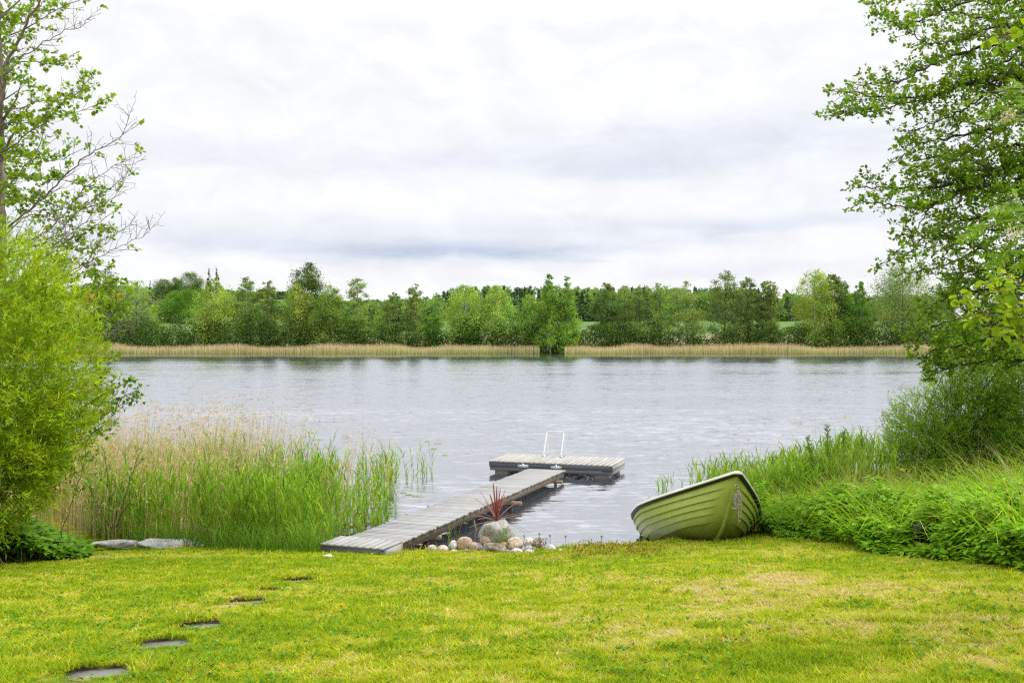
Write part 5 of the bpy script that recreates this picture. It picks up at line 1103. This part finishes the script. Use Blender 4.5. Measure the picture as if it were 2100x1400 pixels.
for k in range(150):                                                    # the rest of its crown, outside the picture
    z0 = 2.0 + 4.2 * r.random(); a_ = r.random() * 6.283; rr_ = .15 + .75 * r.random() * (1.2 - abs(z0 - 3.6) / 3); p0 = tb + np.array([abs(math.cos(a_)) * rr_ * 1.1 - .1, math.sin(a_) * rr_, z0 - tb[2]])
    if k % 3 == 0: T5.ms.tube([tb + [-.08, 0, z0 - tb[2] - .25], (p0 + tb + [0, 0, z0 - tb[2] - .2]) / 2, p0], [.012, .008, .003], 5, (.13, .11, .09), False)
    d = nrm(np.array([.3 + r.normal(), r.normal(), .3 * r.normal()])); compound(ml, T5.ms, p0, d, nrm(np.array([0, -.2, .9]) + .25 * r.normal(size=3)), .058, r, (.175, .315, .012))
root = T5.done('rowan_tree', tb, 'bright green rowan with feathered leaves and white flowers at the right edge', ml, M_SOFT)
for a, b, w, c in ((2079, 478, 26, (.74, .72, .60)), (2068, 240, 14, (.55, .50, .30))):
    p = P(a, b, 6.0); mb = MB(); n = 150; C = p + np.stack([w / F * 3.0 * r.normal(size=n) * .9, w / F * 3 * r.normal(size=n) * .8, w / F * 2.2 * r.normal(size=n)], 1) - tb
    ovals(mb, C, rdir(r, n), rdir(r, n), .012, .012, tint(r, n, c, .1, .04)); mb.build('flower_cluster', M_FLOWER, root)
T6 = Tree(980, (.16, .12, .09)); tb = np.array([4.7, 5.6, float(ground(4.7, 5.6))])
T6.limb([tb, tb + [-.05, 0, 1.2], tb + [-.1, 0, 2.4], tb + [-.1, 0, 4.2], tb + [-.05, 0, 5.6]], .04, .012, .8, .14, .45, .3)
for pts, z0, n in (([(2150, 640), (2100, 620), (2060, 600), (2040, 590)], 2.6, 1), ([(2150, 680), (2100, 660), (2055, 650), (2010, 640), (1992, 625)], 2.5, 1), ([(2150, 700), (2110, 690), (2070, 680), (2045, 690)], 2.4, 1), ([(2150, 610), (2110, 590), (2085, 585)], 2.8, 1), ([(2150, 90), (2110, 75), (2085, 72), (2060, 78)], 4.9, 0)):
    T6.limb([tb + [-.1, 0, z0 - tb[2]]] + PP(pts, 5.5, 5.2), .009, .003, 1.0 if n else .5, .06, .17, .4, .004, .7, .09)
T6.done('birch_tree', tb, 'young birch twigs with large yellow green leaves at the right edge above the willows', T6.leaves(4, .052, .80, (.24, .36, .022), .16, .14, .35), M_SOFT)

# garden spotlight
g = LAMP; zg = float(ground(g[0], g[1])); sl = empty('garden_spotlight', (g[0], g[1], zg)); tag(sl, 'small black garden spotlight standing in the ground elder on the right', 'spotlight')
ax = nrm(np.array([.45, -.62, .42])); hd = np.array([0, 0, g[2] - zg])
def lathe(mb, o, ax, prof, col, k=20):
    a = nrm(np.cross(ax, [0, 0, 1.])); b = np.cross(a, ax); th = np.arange(k) * 6.2832 / k
    v = np.concatenate([o + ax * x + rr * (np.cos(th)[:, None] * a + np.sin(th)[:, None] * b) for x, rr in prof]); f = []
    for q in range(len(prof) - 1):
        for w in range(k): f.append((q * k + w, q * k + (w + 1) % k, q * k + k + (w + 1) % k, q * k + k + w))
    mb.add(v, f, col)
mb = MB(); lathe(mb, hd, ax, [(-.075, .004), (-.07, .03), (-.045, .052), (0, .060), (.05, .060), (.056, .058), (.056, .036), (.045, .034)], (.012, .012, .014)); mb.build('lamp_head', M_PLAST, sl, smooth=False)
mb = MB(); lathe(mb, hd + ax * .0, ax, [(.058, .034), (.062, .030), (.062, .020), (.052, .018), (.050, .001)], (.42, .43, .46)); mb.build('lens_ring', M_METAL, sl)
mb = MB(); mb.tube([(0, 0, -.05), (-.0, 0, g[2] - zg - .05)], .012, 7, (.015, .015, .015)); mb.tube([hd - [0, 0, .06], hd - [.03, 0, .03]], .014, 6, (.015, .015, .015)); mb.build('stake', M_PLAST, sl)
mb = MB(); mb.box((-.12, -.02, -.03), (-.03, .05, .07), (.13, .13, .13), .01); mb.build('junction_box', M_PLAST, sl)
